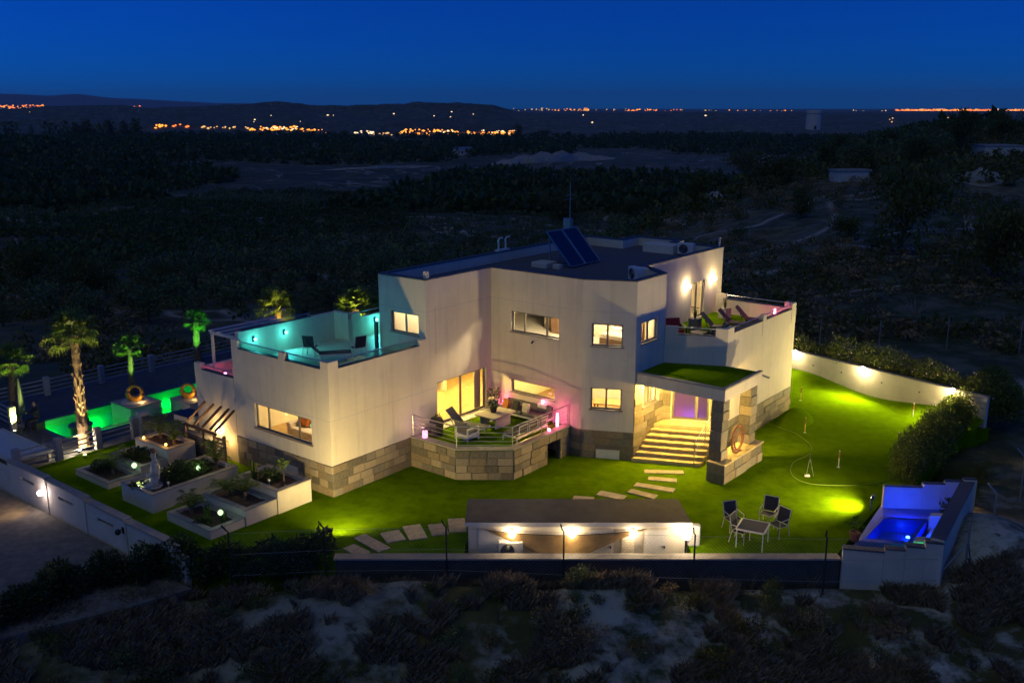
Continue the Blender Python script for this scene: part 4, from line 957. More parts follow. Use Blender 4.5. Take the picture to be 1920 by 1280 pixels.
# ------------------------------------------------------------ stepping stones
ordn = ['first', 'second', 'third', 'fourth', 'fifth', 'sixth', 'seventh']
def slab(px, py, w, d, rz, label, grp):
    p = G(px, py); o = MB().box(-w/2, w/2, -d/2, d/2, -.03, .035, .012).build('stepping_stone', M['paver'], loc=(p.x, p.y, 0), rot=(0, 0, rz)); tag(o, label, 'stepping stone', grp)
for k, (px, py, w, d, rz) in enumerate(((1245, 885, 1.62, .38, -.06), (1242, 899, 1.15, .38, -.2), (1227, 914, 1.6, .42, -.42), (1204, 926, 1.15, .42, -.6), (1146, 929, 1.1, .5, -.5), (1094, 935, .8, .4, -.2))):
    slab(px, py, w, d, rz, f'{ordn[k]} stepping stone from the entrance steps', 'stepping stones by the entrance')
for k, (px, py, w, d, rz) in enumerate(((857, 985, .62, 1.15, .12), (822, 993, .62, .95, .25), (778, 998, .66, 1.2, .32), (737, 1006, .7, .85, .42), (697, 1018, .5, 1.5, .75), (668, 1032, .5, .9, .8))):
    slab(px, py, w, d, rz, f'{ordn[k]} stepping stone counted from the shed leftwards', 'stepping stones left of the shed')
# ------------------------------------------------------------ garden dining set
p = G(1412, 985, .7); square_table((p.x, p.y, 0), TH+.2, 'square grey-topped white garden table on the lawn', .95, .95, .7, 'grey')
for k, (px, py, rz, lab) in enumerate(((1374, 992, PI/2-.2+PI, 'white garden chair on the left of the lawn table, seen from the side'), (1440, 982, .5, 'white garden chair behind the lawn table with its dark seat facing us'), (1387, 1014, PI+.35, 'white garden chair nearest the shed lamp with its back to us'), (1458, 1003, -PI/2-.3+PI, 'white garden chair on the right of the lawn table'))):
    q = G(px, py); d = Vector((p.x, p.y, 0))-q; dining_chair((q.x, q.y, 0), math.atan2(d.y, d.x)+PI/2, lab, None, 'cream')
# ------------------------------------------------------------ putting flags and putter stand
for k, (px, py, lab) in enumerate(((1501, 751, 'yellow flag stick closest to the house corner and white wall'), (1509, 811, 'yellow flag stick beside the turf mound'), (1572, 876, 'red and white flag stick nearest the camera on the green'), (1683, 839, 'red and white flag stick in front of the right hedge'), (1711, 783, 'flag stick at the back of the green by the white wall'))):
    q = G(px, py); t = thing('golf_flag_stick', lab, 'flag stick', q, 0, 'flag sticks on the putting green')
    MB().tube([(0, 0, .013), (0, 0, .75)], .022, 8).build('pole', M['white'] if k > 1 else mat('yellow_pole', (.6, .5, .05), .5), t)
    MB().tube([(0, 0, .42), (0, 0, .7)], .03, 8).build('band', M['rust'], t); MB().lathe([(.07, .013), (.07, .02)], 12).build('cup', M['white'], t)
q = G(1516, 893); t = thing('putter_stand', 'two putters propped together with a ball tray on the green', 'putter stand', q, 0)
MB().tube([(-.1, 0, .03), (0, .02, .75)], .012, 6).build('putter', M['steel'], t); MB().tube([(.2, 0, .03), (.03, .02, .75)], .012, 6).build('putter', M['steel'], t); MB().tube([(0, .02, .72), (.02, .02, .95)], .02, 6).build('grip', M['black'], t)
MB().box(-.16, .04, -.06, .06, .013, .09, .01).build('tray', M['white'], t)
# ------------------------------------------------------------ white wall at the right with three lamps
rw = thing('garden_wall', 'white rendered wall behind the putting green with three bright lamps', 'wall', w0, 0)
L = (w1-w0).length; az = math.atan2(wd_.y, wd_.x)
b = MB().box(0, L, -.1, .1, -.3, 1.48).build('wall_panel', M['wall2'], rw, rot=(0, 0, az)); MB().box(-.02, L+.02, -.13, .13, 1.482, 1.53).build('coping', M['cap'], rw, rot=(0, 0, az))
MB().box(-1.2, -.002, -.1, .1, -.3, 1.47).build('wall_return', M['wall2'], rw, rot=(0, 0, az))
for k, s in enumerate((.25, 4.55, 9.45)):
    pp = w0+wd_*s+wn*.101; wl = wall_lamp((pp.x, pp.y, 1.46), math.atan2(wn.y, wn.x)+PI/2, ['bright lamp on the white wall next to the house corner', 'bright lamp in the middle of the white garden wall', 'bright lamp near the hedge end of the white garden wall'][k], 'bulb', (1, .78, .36), 75, .13); spot(wl, (0, -.45, 0), (0, -2, -.45), (1, .79, .26), (300, 1500, 1300)[k], 165, .5, .12)
for k, s in enumerate((1.4, 3.2, 5.6, 7.7, 10.4)): MB().lathe([(.04, 0), (.04, .03)], 8).build('wall_stud', M['black'], rw, loc=tuple(wd_*s+wn*.1+Vector((0, 0, .95))), rot=(PI/2, 0, math.atan2(wn.y, wn.x)-PI/2+PI))
# ------------------------------------------------------------ front retaining wall, shed, sail, corridor
fw = thing('front_wall', 'long low grey-capped retaining wall along the front of the garden', 'wall', (0, 0, 0), 0)
MB().box(-5.9, 10.95, 29.38, 29.66, -2.6, .04).build('wall_panel', mat('dark_concrete', (.06, .058, .055), .9, .3, 3), fw); MB().box(-5.95, 10.95, 29.3, 29.72, .042, .1).build('coping', M['galv'] if False else M['cap'], fw)  # wall face given a dark tone overall
mb = MB(); mb.box(-1.62, 6.1, 29.66, 30.44, -1.2, -1.0); tag(mb.build('corridor_paving', M['cap']), kind='structure')
sh = thing('pump_house', 'low white pump house with dark flat roof and white doors behind the front wall', 'shed', (2.25, 31.3, -1.0), 0)
X0, X1, Y0, Y1, ZS = -3.75, 3.78, -.86, .86, 1.85
b = MB(); b.box(X0, X1, Y0, Y0+.12, 0, ZS).box(X0, X1, Y1-.12, Y1, 0, ZS).box(X0, X0+.12, Y0+.12, Y1-.12, 0, ZS).box(X1-.12, X1, Y0+.12, Y1-.12, 0, ZS); b.build('wall', M['wall'], sh)
rf = MB().add([(X0-.1, Y0-.14, ZS+.01), (X1+.1, Y0-.14, ZS+.01), (X1-.05, Y1+.1, ZS+.01), (X0-.1, Y1+.1, ZS+.01), (X0-.1, Y0-.14, ZS+.09), (X1+.1, Y0-.14, ZS+.09), (X1-.05, Y1+.1, ZS+.13), (X0-.1, Y1+.1, ZS+.13)], [(0, 3, 2, 1), (4, 5, 6, 7), (0, 1, 5, 4), (1, 2, 6, 5), (2, 3, 7, 6), (3, 0, 4, 7)]).build('roof', mat('roof_sheet', (.055, .05, .052), .75, .3, 2.2, .2, 30), sh)
MB().box(X0-.11, X1+.11, Y0-.165, Y0-.142, ZS-.04, ZS+.1).build('fascia', M['white'], sh)
for k, (x0, x1) in enumerate(((-3.4, -2.6), (.42, 1.2), (2.32, 3.05))):
    d = MB().box(x0, x1, Y0-.03, Y0-.002, .05, ZS-.22).build('door', M['white'], sh); MB().box(x0-.05, x1+.05, Y0-.018, Y0-.003, ZS-.21, ZS-.16).build('door_head', M['cream'], sh)
    MB().bar((x1-.16, Y0-.06, 1.02), (x1-.05, Y0-.06, 1.02), .02, .025).bar((x1-.06, Y0-.03, .98), (x1-.06, Y0-.06, 1.02), .05, .1).build('handle', M['black'], d)
MB().box(1.25, 2.28, Y0-.012, Y0-.002, 0, ZS-.2).build('grey_panel', M['cap'], sh)
v = MB().box(1.5, 1.95, Y0-.035, Y0-.013, .6, 1.35).build('vent', M['cream'], sh)
for k in range(8): MB().box(1.53, 1.92, Y0-.05, Y0-.036, .64+k*.088, .69+k*.088).build('slat', M['cream'], v)
ac_unit((-.05, 30.2, -.3), 0, 'white air conditioner on the front of the pump house left of the sail', .85, .62, .3)
tag(MB().box(-.5, .5, -.18, .18, 0, .698).build('plinth_block', M['cap'], loc=(-.05, 30.2, -1.0)), 'low grey block carrying the pump house air conditioner', 'block')
for k, x in enumerate((.0, 2.05, 4.15)):
    wall_lamp((x, 30.41, .55), 0, ['bright lamp on the pump house above its air conditioner', 'bright lamp on the middle of the pump house above the sail', 'bright lamp on the pump house above the vent grille'][k], 'bulb', (1, .74, .32), 9, .12)
# globe lamp on a post at the right end
t = thing('post_lamp', 'globe lamp on a dark post at the right end of the pump house', 'lamp', (5.88, 29.9, -1.0), 0)
MB().tube([(0, 0, 0), (0, 0, 1.55)], .04, 8).build('post', M['black'], t); MB().lathe([(.03, 1.5), (.12, 1.57), (.16, 1.7), (.12, 1.83), (.03, 1.88)], 16).build('globe', M['bulb'], t); MB().lathe([(.06, 1.48), (.07, 1.52)], 10).build('collar', M['black'], t); point(t, (.0, -.0, 2.1), (1, .76, .4), 5, .1)
tag(MB().box(-.2, .2, -.12, .12, 0, .75, .03).build('meter_box', M['white'], loc=(6.28, 30.6, -.0), rot=(0, 0, 0)), 'white meter box beside the pump house right wall', 'box')
# sail shade: triangle with sag
vs = []; fs = []; A_, B_, C_ = Vector((-.95, 30.28, .70)), Vector((4.6, 30.28, .72)), Vector((1.75, 29.86, -.42)); n = 18
idx = {}
for i in range(n+1):
    for j in range(n+1-i):
        a, b = i/n, j/n; c = 1-a-b; e = 4*(a*b+b*c+c*a); p = A_*a+B_*b+C_*c
        p = p+Vector((0, 0, -.16*27*a*b*c*.6-.22*4*a*b*(1-c)))+Vector((0, .1*4*b*c, 0)); p.y += .02*math.sin(a*30)*c; p.z += .012*math.sin((a-b)*40+c*9)*(c+.2)
        idx[i, j] = len(vs); vs.append(p)
for i in range(n):
    for j in range(n-i):
        fs.append((idx[i, j], idx[i+1, j], idx[i, j+1]))
        if i+j < n-1: fs.append((idx[i+1, j], idx[i+1, j+1], idx[i, j+1]))
sl = thing('shade_sail', 'brown triangular shade sail hung in front of the pump house', 'shade sail', (0, 0, 0), 0)
msail = leafmat('sail_cloth', (.42, .26, .1), (.48, .3, .12), .3, .8)
o = MB().add(vs, fs).build('cloth', msail, sl, True); sm = o.modifiers.new('thick', 'SOLIDIFY'); sm.thickness = .006
edge = [vs[idx[i, n-i]] for i in range(n+1)]
MB().tube(edge, .012, 5).build('edge_rope', M['black'], sl)
# ------------------------------------------------------------ chain-link fence along the front
cf = thing('chain_link_fence', 'chain-link fence on dark steel posts in front of the garden wall', 'fence', (0, 0, 0), 0)
fx = [(435, 1092), (612, 1083), (838, 1081), (1056, 1090), (1299, 1097), (1543, 1103), (1790, 1100)]
FP = []
for px, py in fx:
    q = G(px, py, -.55); q.z = max(TZ(q.x, q.y)-.25, -1.4) if False else -.75; FP.append(q)
for q in FP[:-1]:
    MB().tube([(q.x, q.y, q.z), (q.x, q.y, 1.25), (q.x-.05, q.y-.0, 1.3), (q.x-.12, q.y-.25, 1.6)], .03, 6).build('post', M['black'], cf)
mc = bpy.data.materials.new('chain_link'); mc.use_nodes = True; tt = mc.node_tree; bs = tt.nodes['Principled BSDF']; bs.inputs['Base Color'].default_value = (.3, .3, .3, 1); bs.inputs['Metallic'].default_value = .6
wire = MB()
for a, b in zip(FP[:-1], FP[1:]):
    L = math.hypot(b.x-a.x, b.y-a.y); k = int(L/.13)
    zt = 1.2
    for z in (-.3, .45, zt): wire.tube([(a.x, a.y, z), (b.x, b.y, z)], .006, 3, cap=False)
    for i in range(k):
        for sgn in (1, -1):
            t0 = i/k; dz = 1.6; t1 = t0+sgn*dz/L
            p0 = Vector((a.x, a.y, -.4)).lerp(Vector((b.x, b.y, -.4)), t0)
            te = min(1, max(0, t1)); f = abs(te-t0)*L/dz
            if f < .02: continue
            p1 = Vector((a.x, a.y, 0)).lerp(Vector((b.x, b.y, 0)), te); p1.z = -.4+dz*f
            s_ = .0028; dn = Vector((b.x-a.x, b.y-a.y, 0)).normalized()*s_
            wire.add([p0-dn, p0+dn, p1+dn, p1-dn], [(0, 1, 2, 3)])
wo = wire.build('wire_mesh', mc, cf); wo['kind'] = 'stuff'
# corner post with braces at the right and two cranked posts beyond the spa
def fence_post(loc, h, label, crank=(.0, 0), braces=()):
    t = thing('fence_post', label, 'post', loc, 0)
    MB().tube([(0, 0, -.4), (0, 0, h), (crank[0], crank[1], h+.35)], .035, 6).build('pole', M['galv'], t)
    for k, b in enumerate(braces): MB().tube([(0, 0, h*.78), (b[0], b[1], -.1)], .028, 6).build('brace', M['galv'], t)
q = FP[-1]; q = G(1806, 1092, -.7); fence_post((q.x, q.y, -.75), 2.0, 'braced corner fence post beside the spa front wall', (-.02, 0), ((-1.35, -.25), (.55, .5)))
q = G(1858, 1010, -.5); fence_post((q.x, q.y, -.5), 1.75, 'cranked fence post right of the spa', (-.3, .1))
q = G(1912, 935, -.5); fence_post((q.x, q.y, -.5), 1.75, 'cranked fence post at the right edge of the photo beyond the spa', (-.3, .1))
for k, (px, py) in enumerate(((1536, 652), (1647, 657), (1774, 655), (1910, 665))):
    q = G(px, py, -.5); fence_post((q.x, q.y, TZ(q.x, q.y)), 1.75, ['thin fence post behind the far hedge nearest the house', 'thin fence post behind the middle of the far hedge', 'thin fence post behind the right part of the far hedge', 'thin fence post beyond the far hedge at the right edge'][k])
# ------------------------------------------------------------ spa
def WX(px, py, z): q = G(px, py, z); return (q.x, q.y)
spa = thing('spa_enclosure', 'stepped white spa enclosure glowing blue and green inside', 'spa', (0, 0, 0), 0)
bl, br = (14.0, 33.9), (17.3, 33.62); fl, fr_ = (10.95, 29.2), (13.95, 28.55)
def lerp2(a, b, t): return (a[0]+(b[0]-a[0])*t, a[1]+(b[1]-a[1])*t)
def wall2(P0, P1, z0, z1, t=.25, name='wall_panel', m='wall2', cap=True, cm='coping_dark'):
    L = math.hypot(P1[0]-P0[0], P1[1]-P0[1])
    MB().at(P0, (P1[0]-P0[0], P1[1]-P0[1])).box(0, L, -t, 0, z0, z1).build(name, M[m], spa)
    if cap: MB().at(P0, (P1[0]-P0[0], P1[1]-P0[1])).box(0, L, -t-.03, .03, z1+.002, z1+.05).build('coping', M[cm], spa)
# back wall (outside to the far side), three rising steps; right wall; front wall with steps falling to the left
zs = (.85, 1.0, 1.12, 1.22)
for k, (t0, t1) in enumerate(((0, .42), (.422, .66), (.662, .86), (.862, 1.0))): wall2(lerp2(br, bl, 1-t0), lerp2(br, bl, 1-t1), -.7, zs[k], -.22)
wall2(fr_, br, -1.6, 1.12, .4)
zf = (.5, .62, .78, .98)
for k, (t0, t1) in enumerate(((0, .42), (.422, .63), (.632, .82), (.822, 1.0))): wall2(lerp2(fl, fr_, t0), lerp2(fl, fr_, t1), -2.4, zf[k], .25)
# floor, raised tub with water
MB().prism([lerp2(fl, bl, .06), lerp2(fr_, br, .06), lerp2(fr_, br, .985), lerp2(fl, bl, .985)], -.6, .02).build('floor', mat('spa_floor', (.1, .13, .4), .5, .2, 8), spa)
def SP(a, b): return lerp2(lerp2(fl, fr_, a), lerp2(bl, br, a), b)     # a across, b depth
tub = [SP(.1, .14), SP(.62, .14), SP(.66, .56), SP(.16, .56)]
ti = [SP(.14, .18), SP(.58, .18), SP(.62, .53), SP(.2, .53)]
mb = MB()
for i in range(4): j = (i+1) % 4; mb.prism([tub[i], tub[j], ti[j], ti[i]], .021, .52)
mb.build('tub', mat('spa_tub_blue_glow', (.03, .06, .42), .4, .2, 30), spa)  # blue glow of the spa lamps put into the tub's colour
MB().prism(ti, .4, .42).build('water', M['water'], spa)
MB().prism([SP(.68, .52), SP(.93, .52), SP(.93, .57), SP(.68, .57)], .021, .75).build('screen', M['wall2'], spa)
MB().prism([SP(.66, .12), SP(.9, .12), SP(.9, .2), SP(.66, .2)], .021, .7).build('screen', M['wall2'], spa)
MB().prism([SP(.7, .25), SP(.93, .25), SP(.93, .5), SP(.72, .5)], .021, .3).build('bench', M['wall2'], spa)
MB().prism([SP(.63, .58), SP(.7, .58), SP(.7, .66), SP(.63, .66)], .021, .4).build('stool', M['wall2'], spa)
MB().prism([SP(.7, .72), SP(.93, .72), SP(.93, .9), SP(.7, .9)], .021, .18).build('planter', M['soil'], spa)
def spa_lamp(a, b, z, col, watt, bulb, label):
    c = SP(a, b); t = thing('spa_lamp', label, 'lamp', (c[0], c[1], z), 0)
    MB().lathe([(.06, 0), (.07, .03), (.04, .06)], 10).build('lens', M[bulb], t); MB().lathe([(.09, -.015), (.09, .0)], 10).build('base', M['steel'], t); point(t, (0, 0, .12), col, watt, .06)
BLUE = (.0, .03, 1.0); CY_ = (.02, 1, .45)
for k, (a, b, z, c, w_, bb) in enumerate(((.32, .3, .05, BLUE, 16, 'bulb_blue'), (.5, .44, .05, BLUE, 14, 'bulb_blue'), (.4, .72, .04, BLUE, 110, 'bulb_blue'), (.82, .36, .34, BLUE, 45, 'bulb_blue'), (.9, .8, .25, CY_, 40, 'bulb_pool'), (.94, .93, .25, CY_, 34, 'bulb_pool'), (.86, .07, .05, CY_, 50, 'bulb_pool'), (.93, .22, .72, CY_, 18, 'bulb_pool'))):
    spa_lamp(a, b, z, c, w_, bb, ['blue underwater lamp at the front of the spa tub', 'blue underwater lamp at the back of the spa tub', 'blue floor lamp in front of the spa back wall', 'blue lamp above the spa bench', 'green lamp under the plant in the spa corner', 'green lamp at the tall end of the spa back wall', 'green lamp behind the front screen of the spa', 'green lamp on the inner face of the spa side wall'][k])
c = SP(.82, .8); t = thing('spa_plant', 'leafy plant lit turquoise in the spa corner bed', 'plant', (c[0], c[1], .18), 0); blade_plant(t, (0, 0, 0), .7, 60, 'leaf_green', spread=.8); foliage('leaves', 150, [(0, 0, .3, .4, .3, .25)], .14, 'leaf_green', t)
c = SP(.03, .35); pot_plant((c[0]-.15, c[1]+.1, 0.), 'terracotta pot with a small shrub on the spa edge', .2, .32, .5, 'leaf_dark', 'terracotta', n=60)
c = SP(.08, .1); tag(MB().prism([SP(-.02, .02), SP(.1, .03), SP(.12, .42), SP(-.0, .46)], -.05, .018).build('mulch_bed', M['soil']), 'dark mulch strip between the lawn and the spa tub', 'flower bed')
# ------------------------------------------------------------ left garden: stepped planters
def planter(u0, u1, v0, v1, h, label, cat='planter', t=.2, name='planter', group=None):
    o = thing(name, label, cat, W(0, 0), TH, group)
    b = MB(); b.box(u0, u1, v0, v0+t, 0, h).box(u0, u1, v1-t, v1, 0, h).box(u0, u0+t, v0+t, v1-t, 0, h).box(u1-t, u1, v0+t, v1-t, 0, h); b.build('wall', M['wall2'], o)
    c = MB(); e = .015; c.box(u0-e, u1+e, v0-e, v0+t, h+.002, h+.04).box(u0-e, u1+e, v1-t, v1+e, h+.002, h+.04).box(u0-e, u0+t, v0+t, v1-t, h+.002, h+.04).box(u1-t, u1+e, v0+t, v1-t, h+.002, h+.04); c.build('coping', M['cap'], o)
    vs = []; fs = []; n = 8
    for i in range(n+1):
        for j in range(n+1): vs.append((u0+t+(u1-u0-2*t)*i/n, v0+t+(v1-v0-2*t)*j/n, h-.07+random.uniform(-.025, .03)))
    for i in range(n):
        for j in range(n): k = i*(n+1)+j; fs.append((k, k+n+1, k+n+2, k+1))
    MB().add(vs, fs).build('soil', M['soil'], o, True); return o
GS = 'stepped planters'
planter(-3.15, -.5, -5.2, -3.75, .3, 'lowest box of the right stepped planter, nearest the shrubs', group=GS)
planter(-3.05, -.45, -3.73, -2.35, .58, 'middle box of the right stepped planter', group=GS)
planter(-2.95, -.4, -2.33, -.75, .86, 'tallest box of the right stepped planter, against the house', group=GS)
planter(-6.2, -4.1, -5.2, -1.4, .7, 'long white planter holding the garden statue', group=GS)
planter(-10.1, -7.6, -5.0, -3.6, .22, 'lowest box of the left stepped planter near the driveway wall', group=GS)
planter(-10.0, -7.55, -3.58, -2.4, .5, 'middle box of the left stepped planter', group=GS)
planter(-9.9, -7.5, -2.38, -1.05, .9, 'tallest box of the left stepped planter with amber lights', group=GS)
# planting: small palms and shrubs in the boxes
def small_palm(loc, h, r, label, n=16, trunk=.25):
    t = thing('young_palm', label, 'palm', loc, random.uniform(0, 6))
    MB().tube([(0, 0, -.06), (.02, 0, trunk*.5), (0, 0, trunk)], [.06, .07, .05], 8).build('trunk', M['palmbark'], t)
    vs = []; fs = []
    for k in range(n):
        a = 2*PI*k/n+random.uniform(-.2, .2); up = random.uniform(.3, 1.); L = r*random.uniform(.8, 1.15); prev = None; c, s = math.cos(a), math.sin(a)
        P = []
        for q in range(7):
            f = q/6; P.append(Vector((c*L*f*(1-.2*up), s*L*f*(1-.2*up), trunk+h*up*math.sin(f*2.1)-.25*h*f*f*(1-up))))
        for q in range(1, 7):
            p = P[q]; tdir = (P[q]-P[q-1]).normalized(); side = Vector((-s, c, 0)); ll = .22*r*math.sin(PI*(q/7)**.8)+.03
            for sg in (-1, 1):
                for off in (0, .5):
                    b0 = P[q-1].lerp(p, off); b = len(vs); tip = b0+side*sg*ll+tdir*ll*.8+Vector((0, 0, -.03)); wv = tdir*.028
                    vs += [b0-wv, b0+wv, tip]; fs.append((b, b+1, b+2))
    MB().add(vs, fs).build('fronds', M['leaf_palm'], t); return t
small_palm(W(-2.5, -4.6, .24), 0.66, 0.72, 'young palm at the left of the lowest right-hand planter box')
small_palm(W(-2.3, -3.2, .52), 0.60, 0.84, 'low spreading palm in the middle right-hand planter box')
small_palm(W(-1.6, -2.9, .52), 0.60, 0.72, 'second low palm in the middle right-hand planter box, nearer the edge')
small_palm(W(-4.8, -1.9, .64), 0.90, 0.72, 'bright green young palm at the house end of the statue planter')
small_palm(W(-8.6, -4.2, .17), 0.90, 0.90, 'dark palm in the lowest box of the left planter')
small_palm(W(-8.0, -1.7, .84), 0.84, 0.72, 'palm standing between the amber lights of the left planter')
small_palm(W(-9.2, -1.6, .84), 0.96, 0.96, 'dark palm at the back corner of the left planter')
for (u, v, z, h, lab) in ((-2.35, -1.9, .8, .8, 'upright cactus-like plant at the left of the tallest right-hand box'), (-1.0, -4.3, .24, .45, 'small cactus column in the lowest right-hand box'), (-1.75, -4.45, .24, .5, 'spiky bottle plant in the lowest right-hand box')):
    t = thing('cactus', lab, 'cactus', W(u, v, z), random.uniform(0, 3))
    for k in range(5):
        a = k*1.257; MB().tube([(.07*math.cos(a), .07*math.sin(a), -.05), (.1*math.cos(a), .1*math.sin(a), h*random.uniform(.6, 1))], [.05, .035], 7).build('stem', M['leaf_palm'], t)
t = thing('small_tree', 'slender young tree in the tallest right-hand planter box', 'tree', W(-.95, -1.6, .8), 0)
MB().tube([(0, 0, -.05), (.02, .0, .4), (0, .03, .8)], [.035, .03, .015], 6).build('trunk', M['bark'], t); foliage('crown', 140, [(0, .03, .85, .2, .2, .2)], .1, 'leaf_palm', t)
for (u, v, z, rx, ry, rz_, n, lab) in ((-1.75, -1.6, .95, .45, .35, .25, 160, 'yellow-green shrub in the tallest right-hand box'), (-5.1, -3.3, .85, .7, .9, .28, 520, 'low dark bush filling the middle of the statue planter'), (-5.0, -2.5, .8, .5, .5, .22, 240, 'small dark bush beside the bright palm of the statue planter'), (-8.7, -3.0, .62, .75, .4, .25, 260, 'dark ground shrub in the middle box of the left planter'), (-9.3, -4.3, .35, .4, .4, .22, 120, 'dark little shrub in the lowest box of the left planter'), (-1.4, -4.9, .35, .3, .2, .15, 60, 'pale tuft at the front of the lowest right-hand box'), (-5.35, -5.0, .74, .3, .12, .12, 80, 'small leafy tuft at the foot of the statue')):
    t = thing('shrub', lab, 'shrub', W(u, v, z-rz_*.8), 0); MB().tube([(0, 0, -.05), (0, 0, rz_*.7)], .02, 5).build('stem', M['bark'], t); foliage('foliage', int(n*2.6), [(0, 0, rz_*.8, rx, ry, rz_)], .14, 'leaf_green', t)
# little lights among the plants
def globe_light(u, v, z, label, bulb='bulb_green', col=(.7, 1, .5), watt=3, r=.11):
    t = thing('garden_globe', label, 'lamp', W(u, v, z), 0)
    MB().lathe([(r*.35, .05), (r*.85, .05+r*.5), (r, .05+r), (r*.85, .05+r*1.5), (r*.3, .05+2*r)], 14).build('globe', M[bulb], t, True); MB().tube([(0, 0, -.06), (0, 0, .06)], .02, 6).build('spike', M['black'], t)
    point(t, (0, 0, .05+2*r+.12), col, watt, .08)
globe_light(-7.72, -3.75, .45, 'greenish globe light in the middle of the left planter'); globe_light(-4.75, -2.75, .78, 'greenish globe light on the bush of the statue planter', r=.09); globe_light(-.85, -4.5, .55, 'greenish globe light on the cactus in the lowest right-hand box', r=.1)
for (u, v, z, lab) in ((-9.35, -2.3, .93, 'amber stud light at the back of the left planter'), (-7.85, -2.2, .93, 'amber stud light at the front corner of the tallest left box')): globe_light(u, v, z, lab, 'bulb_amber', (1, .5, .1), 4, .05)
def stake_light(u, v, z, label):
    t = thing('stake_light', label, 'lamp', W(u, v, z), 0); MB().tube([(0, 0, -.08), (0, 0, .16)], .012, 5).build('stake', M['white'], t); MB().lathe([(.03, .14), (.05, .2), (.05, .24)], 8).build('head', M['white'], t)
for (u, v, z, lab) in ((-1.3, -2.0, .82, 'white stake light in the mulch of the tallest right-hand box'), (-4.35, -1.75, .66, 'white stake light at the house end of the statue planter'), (-4.4, -4.3, .66, 'white stake light just right of the statue')): stake_light(u, v, z, lab)
# ------------------------------------------------------------ garden statue: one continuous robed, seated figure
st = thing('garden_statue', 'pale stone statue of a seated robed figure lit from below', 'statue', W(-4.95, -4.45, .64), TH-.5)
mst = mat('statue_stone', (.5, .46, .36), .8, .3, 9, .2)
nd = [(0, 0, .22), (0, 0, .5), (0, .0, .8), (0, .0, .98), (0, -.02, 1.07), (0, -.03, 1.2), (0, -.03, 1.34), (0, -.02, 1.42),
      (.2, 0, .93), (.27, -.04, .66), (.18, -.26, .5), (.05, -.34, .52), (-.2, 0, .93), (-.27, -.04, .66), (-.18, -.26, .5), (-.05, -.34, .5),
      (.22, -.12, .14), (.3, -.36, .12), (.05, -.42, .1), (-.22, -.12, .14), (-.3, -.36, .12), (-.06, -.42, .12)]
ed = [(0, 1), (1, 2), (2, 3), (3, 4), (4, 5), (5, 6), (6, 7), (3, 8), (8, 9), (9, 10), (10, 11), (3, 12), (12, 13), (13, 14), (14, 15), (0, 16), (16, 17), (17, 18), (0, 19), (19, 20), (20, 21)]
rd = [.24, .2, .2, .13, .065, .1, .105, .05, .09, .085, .065, .045, .09, .085, .065, .045, .15, .12, .08, .15, .12, .08]
def skin_body(name, nodes, edges, rad, m, parent, root=0, sub=2):
    me = bpy.data.meshes.new(name); me.from_pydata(nodes, edges, []); me.update()
    o = link(name, me, parent); o.modifiers.new('skin', 'SKIN')
    if not me.skin_vertices:
        import bmesh
        bm = bmesh.new(); bm.from_mesh(me); bm.verts.layers.skin.verify(); bm.to_mesh(me); bm.free()
    for i, r in enumerate(rad):
        d = me.skin_vertices[0].data[i]; d.radius = (r, r); d.use_root = (i == root)
    s = o.modifiers.new('sub', 'SUBSURF'); s.levels = sub; s.render_levels = sub; me.materials.append(m); return o
skin_body('body', nd, ed, rd, mst, st)
MB().lathe([(.34, 0), (.38, .03), (.36, .1)], 18).build('base', mst, st, loc=(0, -.15, 0))
MB().lathe([(.1, 0), (.105, .06), (.07, .13), (.03, .17)], 12).build('hair', M['rust'], st, loc=(0, -.02, 1.36))
f = MB(); f.lathe([(.012, 0), (.02, .02), (.012, .05)], 8, (0, -.135, 1.21)); f.build('nose', mst, st)
t = thing('statue_spotlight', 'small cold spotlight at the foot of the statue', 'lamp', W(-5.35, -4.95, .62), TH)
MB().lathe([(.04, 0), (.06, .08), (.05, .1)], 10).build('housing', M['black'], t); MB().lathe([(.045, .101), (.04, .108)], 10).build('lens', M['bulb_cold'], t); point(t, (.02, .0, .2), (1, .95, .62), 14, .04)
# ------------------------------------------------------------ stepped boundary wall to the driveway
lw = thing('boundary_wall', 'white stepped boundary wall with slit openings above the driveway', 'wall', W(0, 0), TH)
segs = [(-12.2, -9.0, .62), (-8.998, -6.1, .56), (-6.098, -3.3, .48), (-3.298, -.75, .42)]
for k, (u0, u1, h) in enumerate(segs):
    s0, s1, a, b = (u0+u1)/2-.55, (u0+u1)/2+.55, h-.52, h-.4
    mb = MB(); mb.box(u0, s0, -6.75, -6.53, -1.3, h).box(s1, u1, -6.75, -6.53, -1.3, h).box(s0, s1, -6.75, -6.53, -1.3, a).box(s0, s1, -6.75, -6.53, b, h)
    wp = mb.build('wall_panel', M['wall2'], lw); MB().box(s0+.002, s1-.002, -6.66, -6.64, a+.002, b-.002).build('slit_grille', M['black'], wp)
    MB().box(u0-.0, u1, -6.8, -6.48, h+.002, h+.06).build('coping', M['cap'], lw)
    if k: MB().box(u0-.06, u0+.06, -6.79, -6.752, -1.3, h-.03).build('pilaster', M['wall2'], lw)
MB().box(-.748, -.3, -6.8, -6.5, -1.3, .36).build('end_pier', M['wall2'], lw); MB().box(-.298, .2, -6.7, -6.5, -1.3, .1).build('wall_panel', M['wall2'], lw)
MB().box(-22, -12.22, -6.75, -6.53, -1.3, .25).build('wall_panel', M['wall2'], lw)
dl = wall_lamp(W(-9.1, -6.76, .1), TH, 'lit pinkish-white lamp on the driveway side of the boundary wall', 'bulb_cold', (1, .7, .5), 5, .11, off=.2)
spot(dl, (0, -.4, .0), (-1.6, -1.6, -.75), (1, .62, .25), 110, 95, .9, .08)
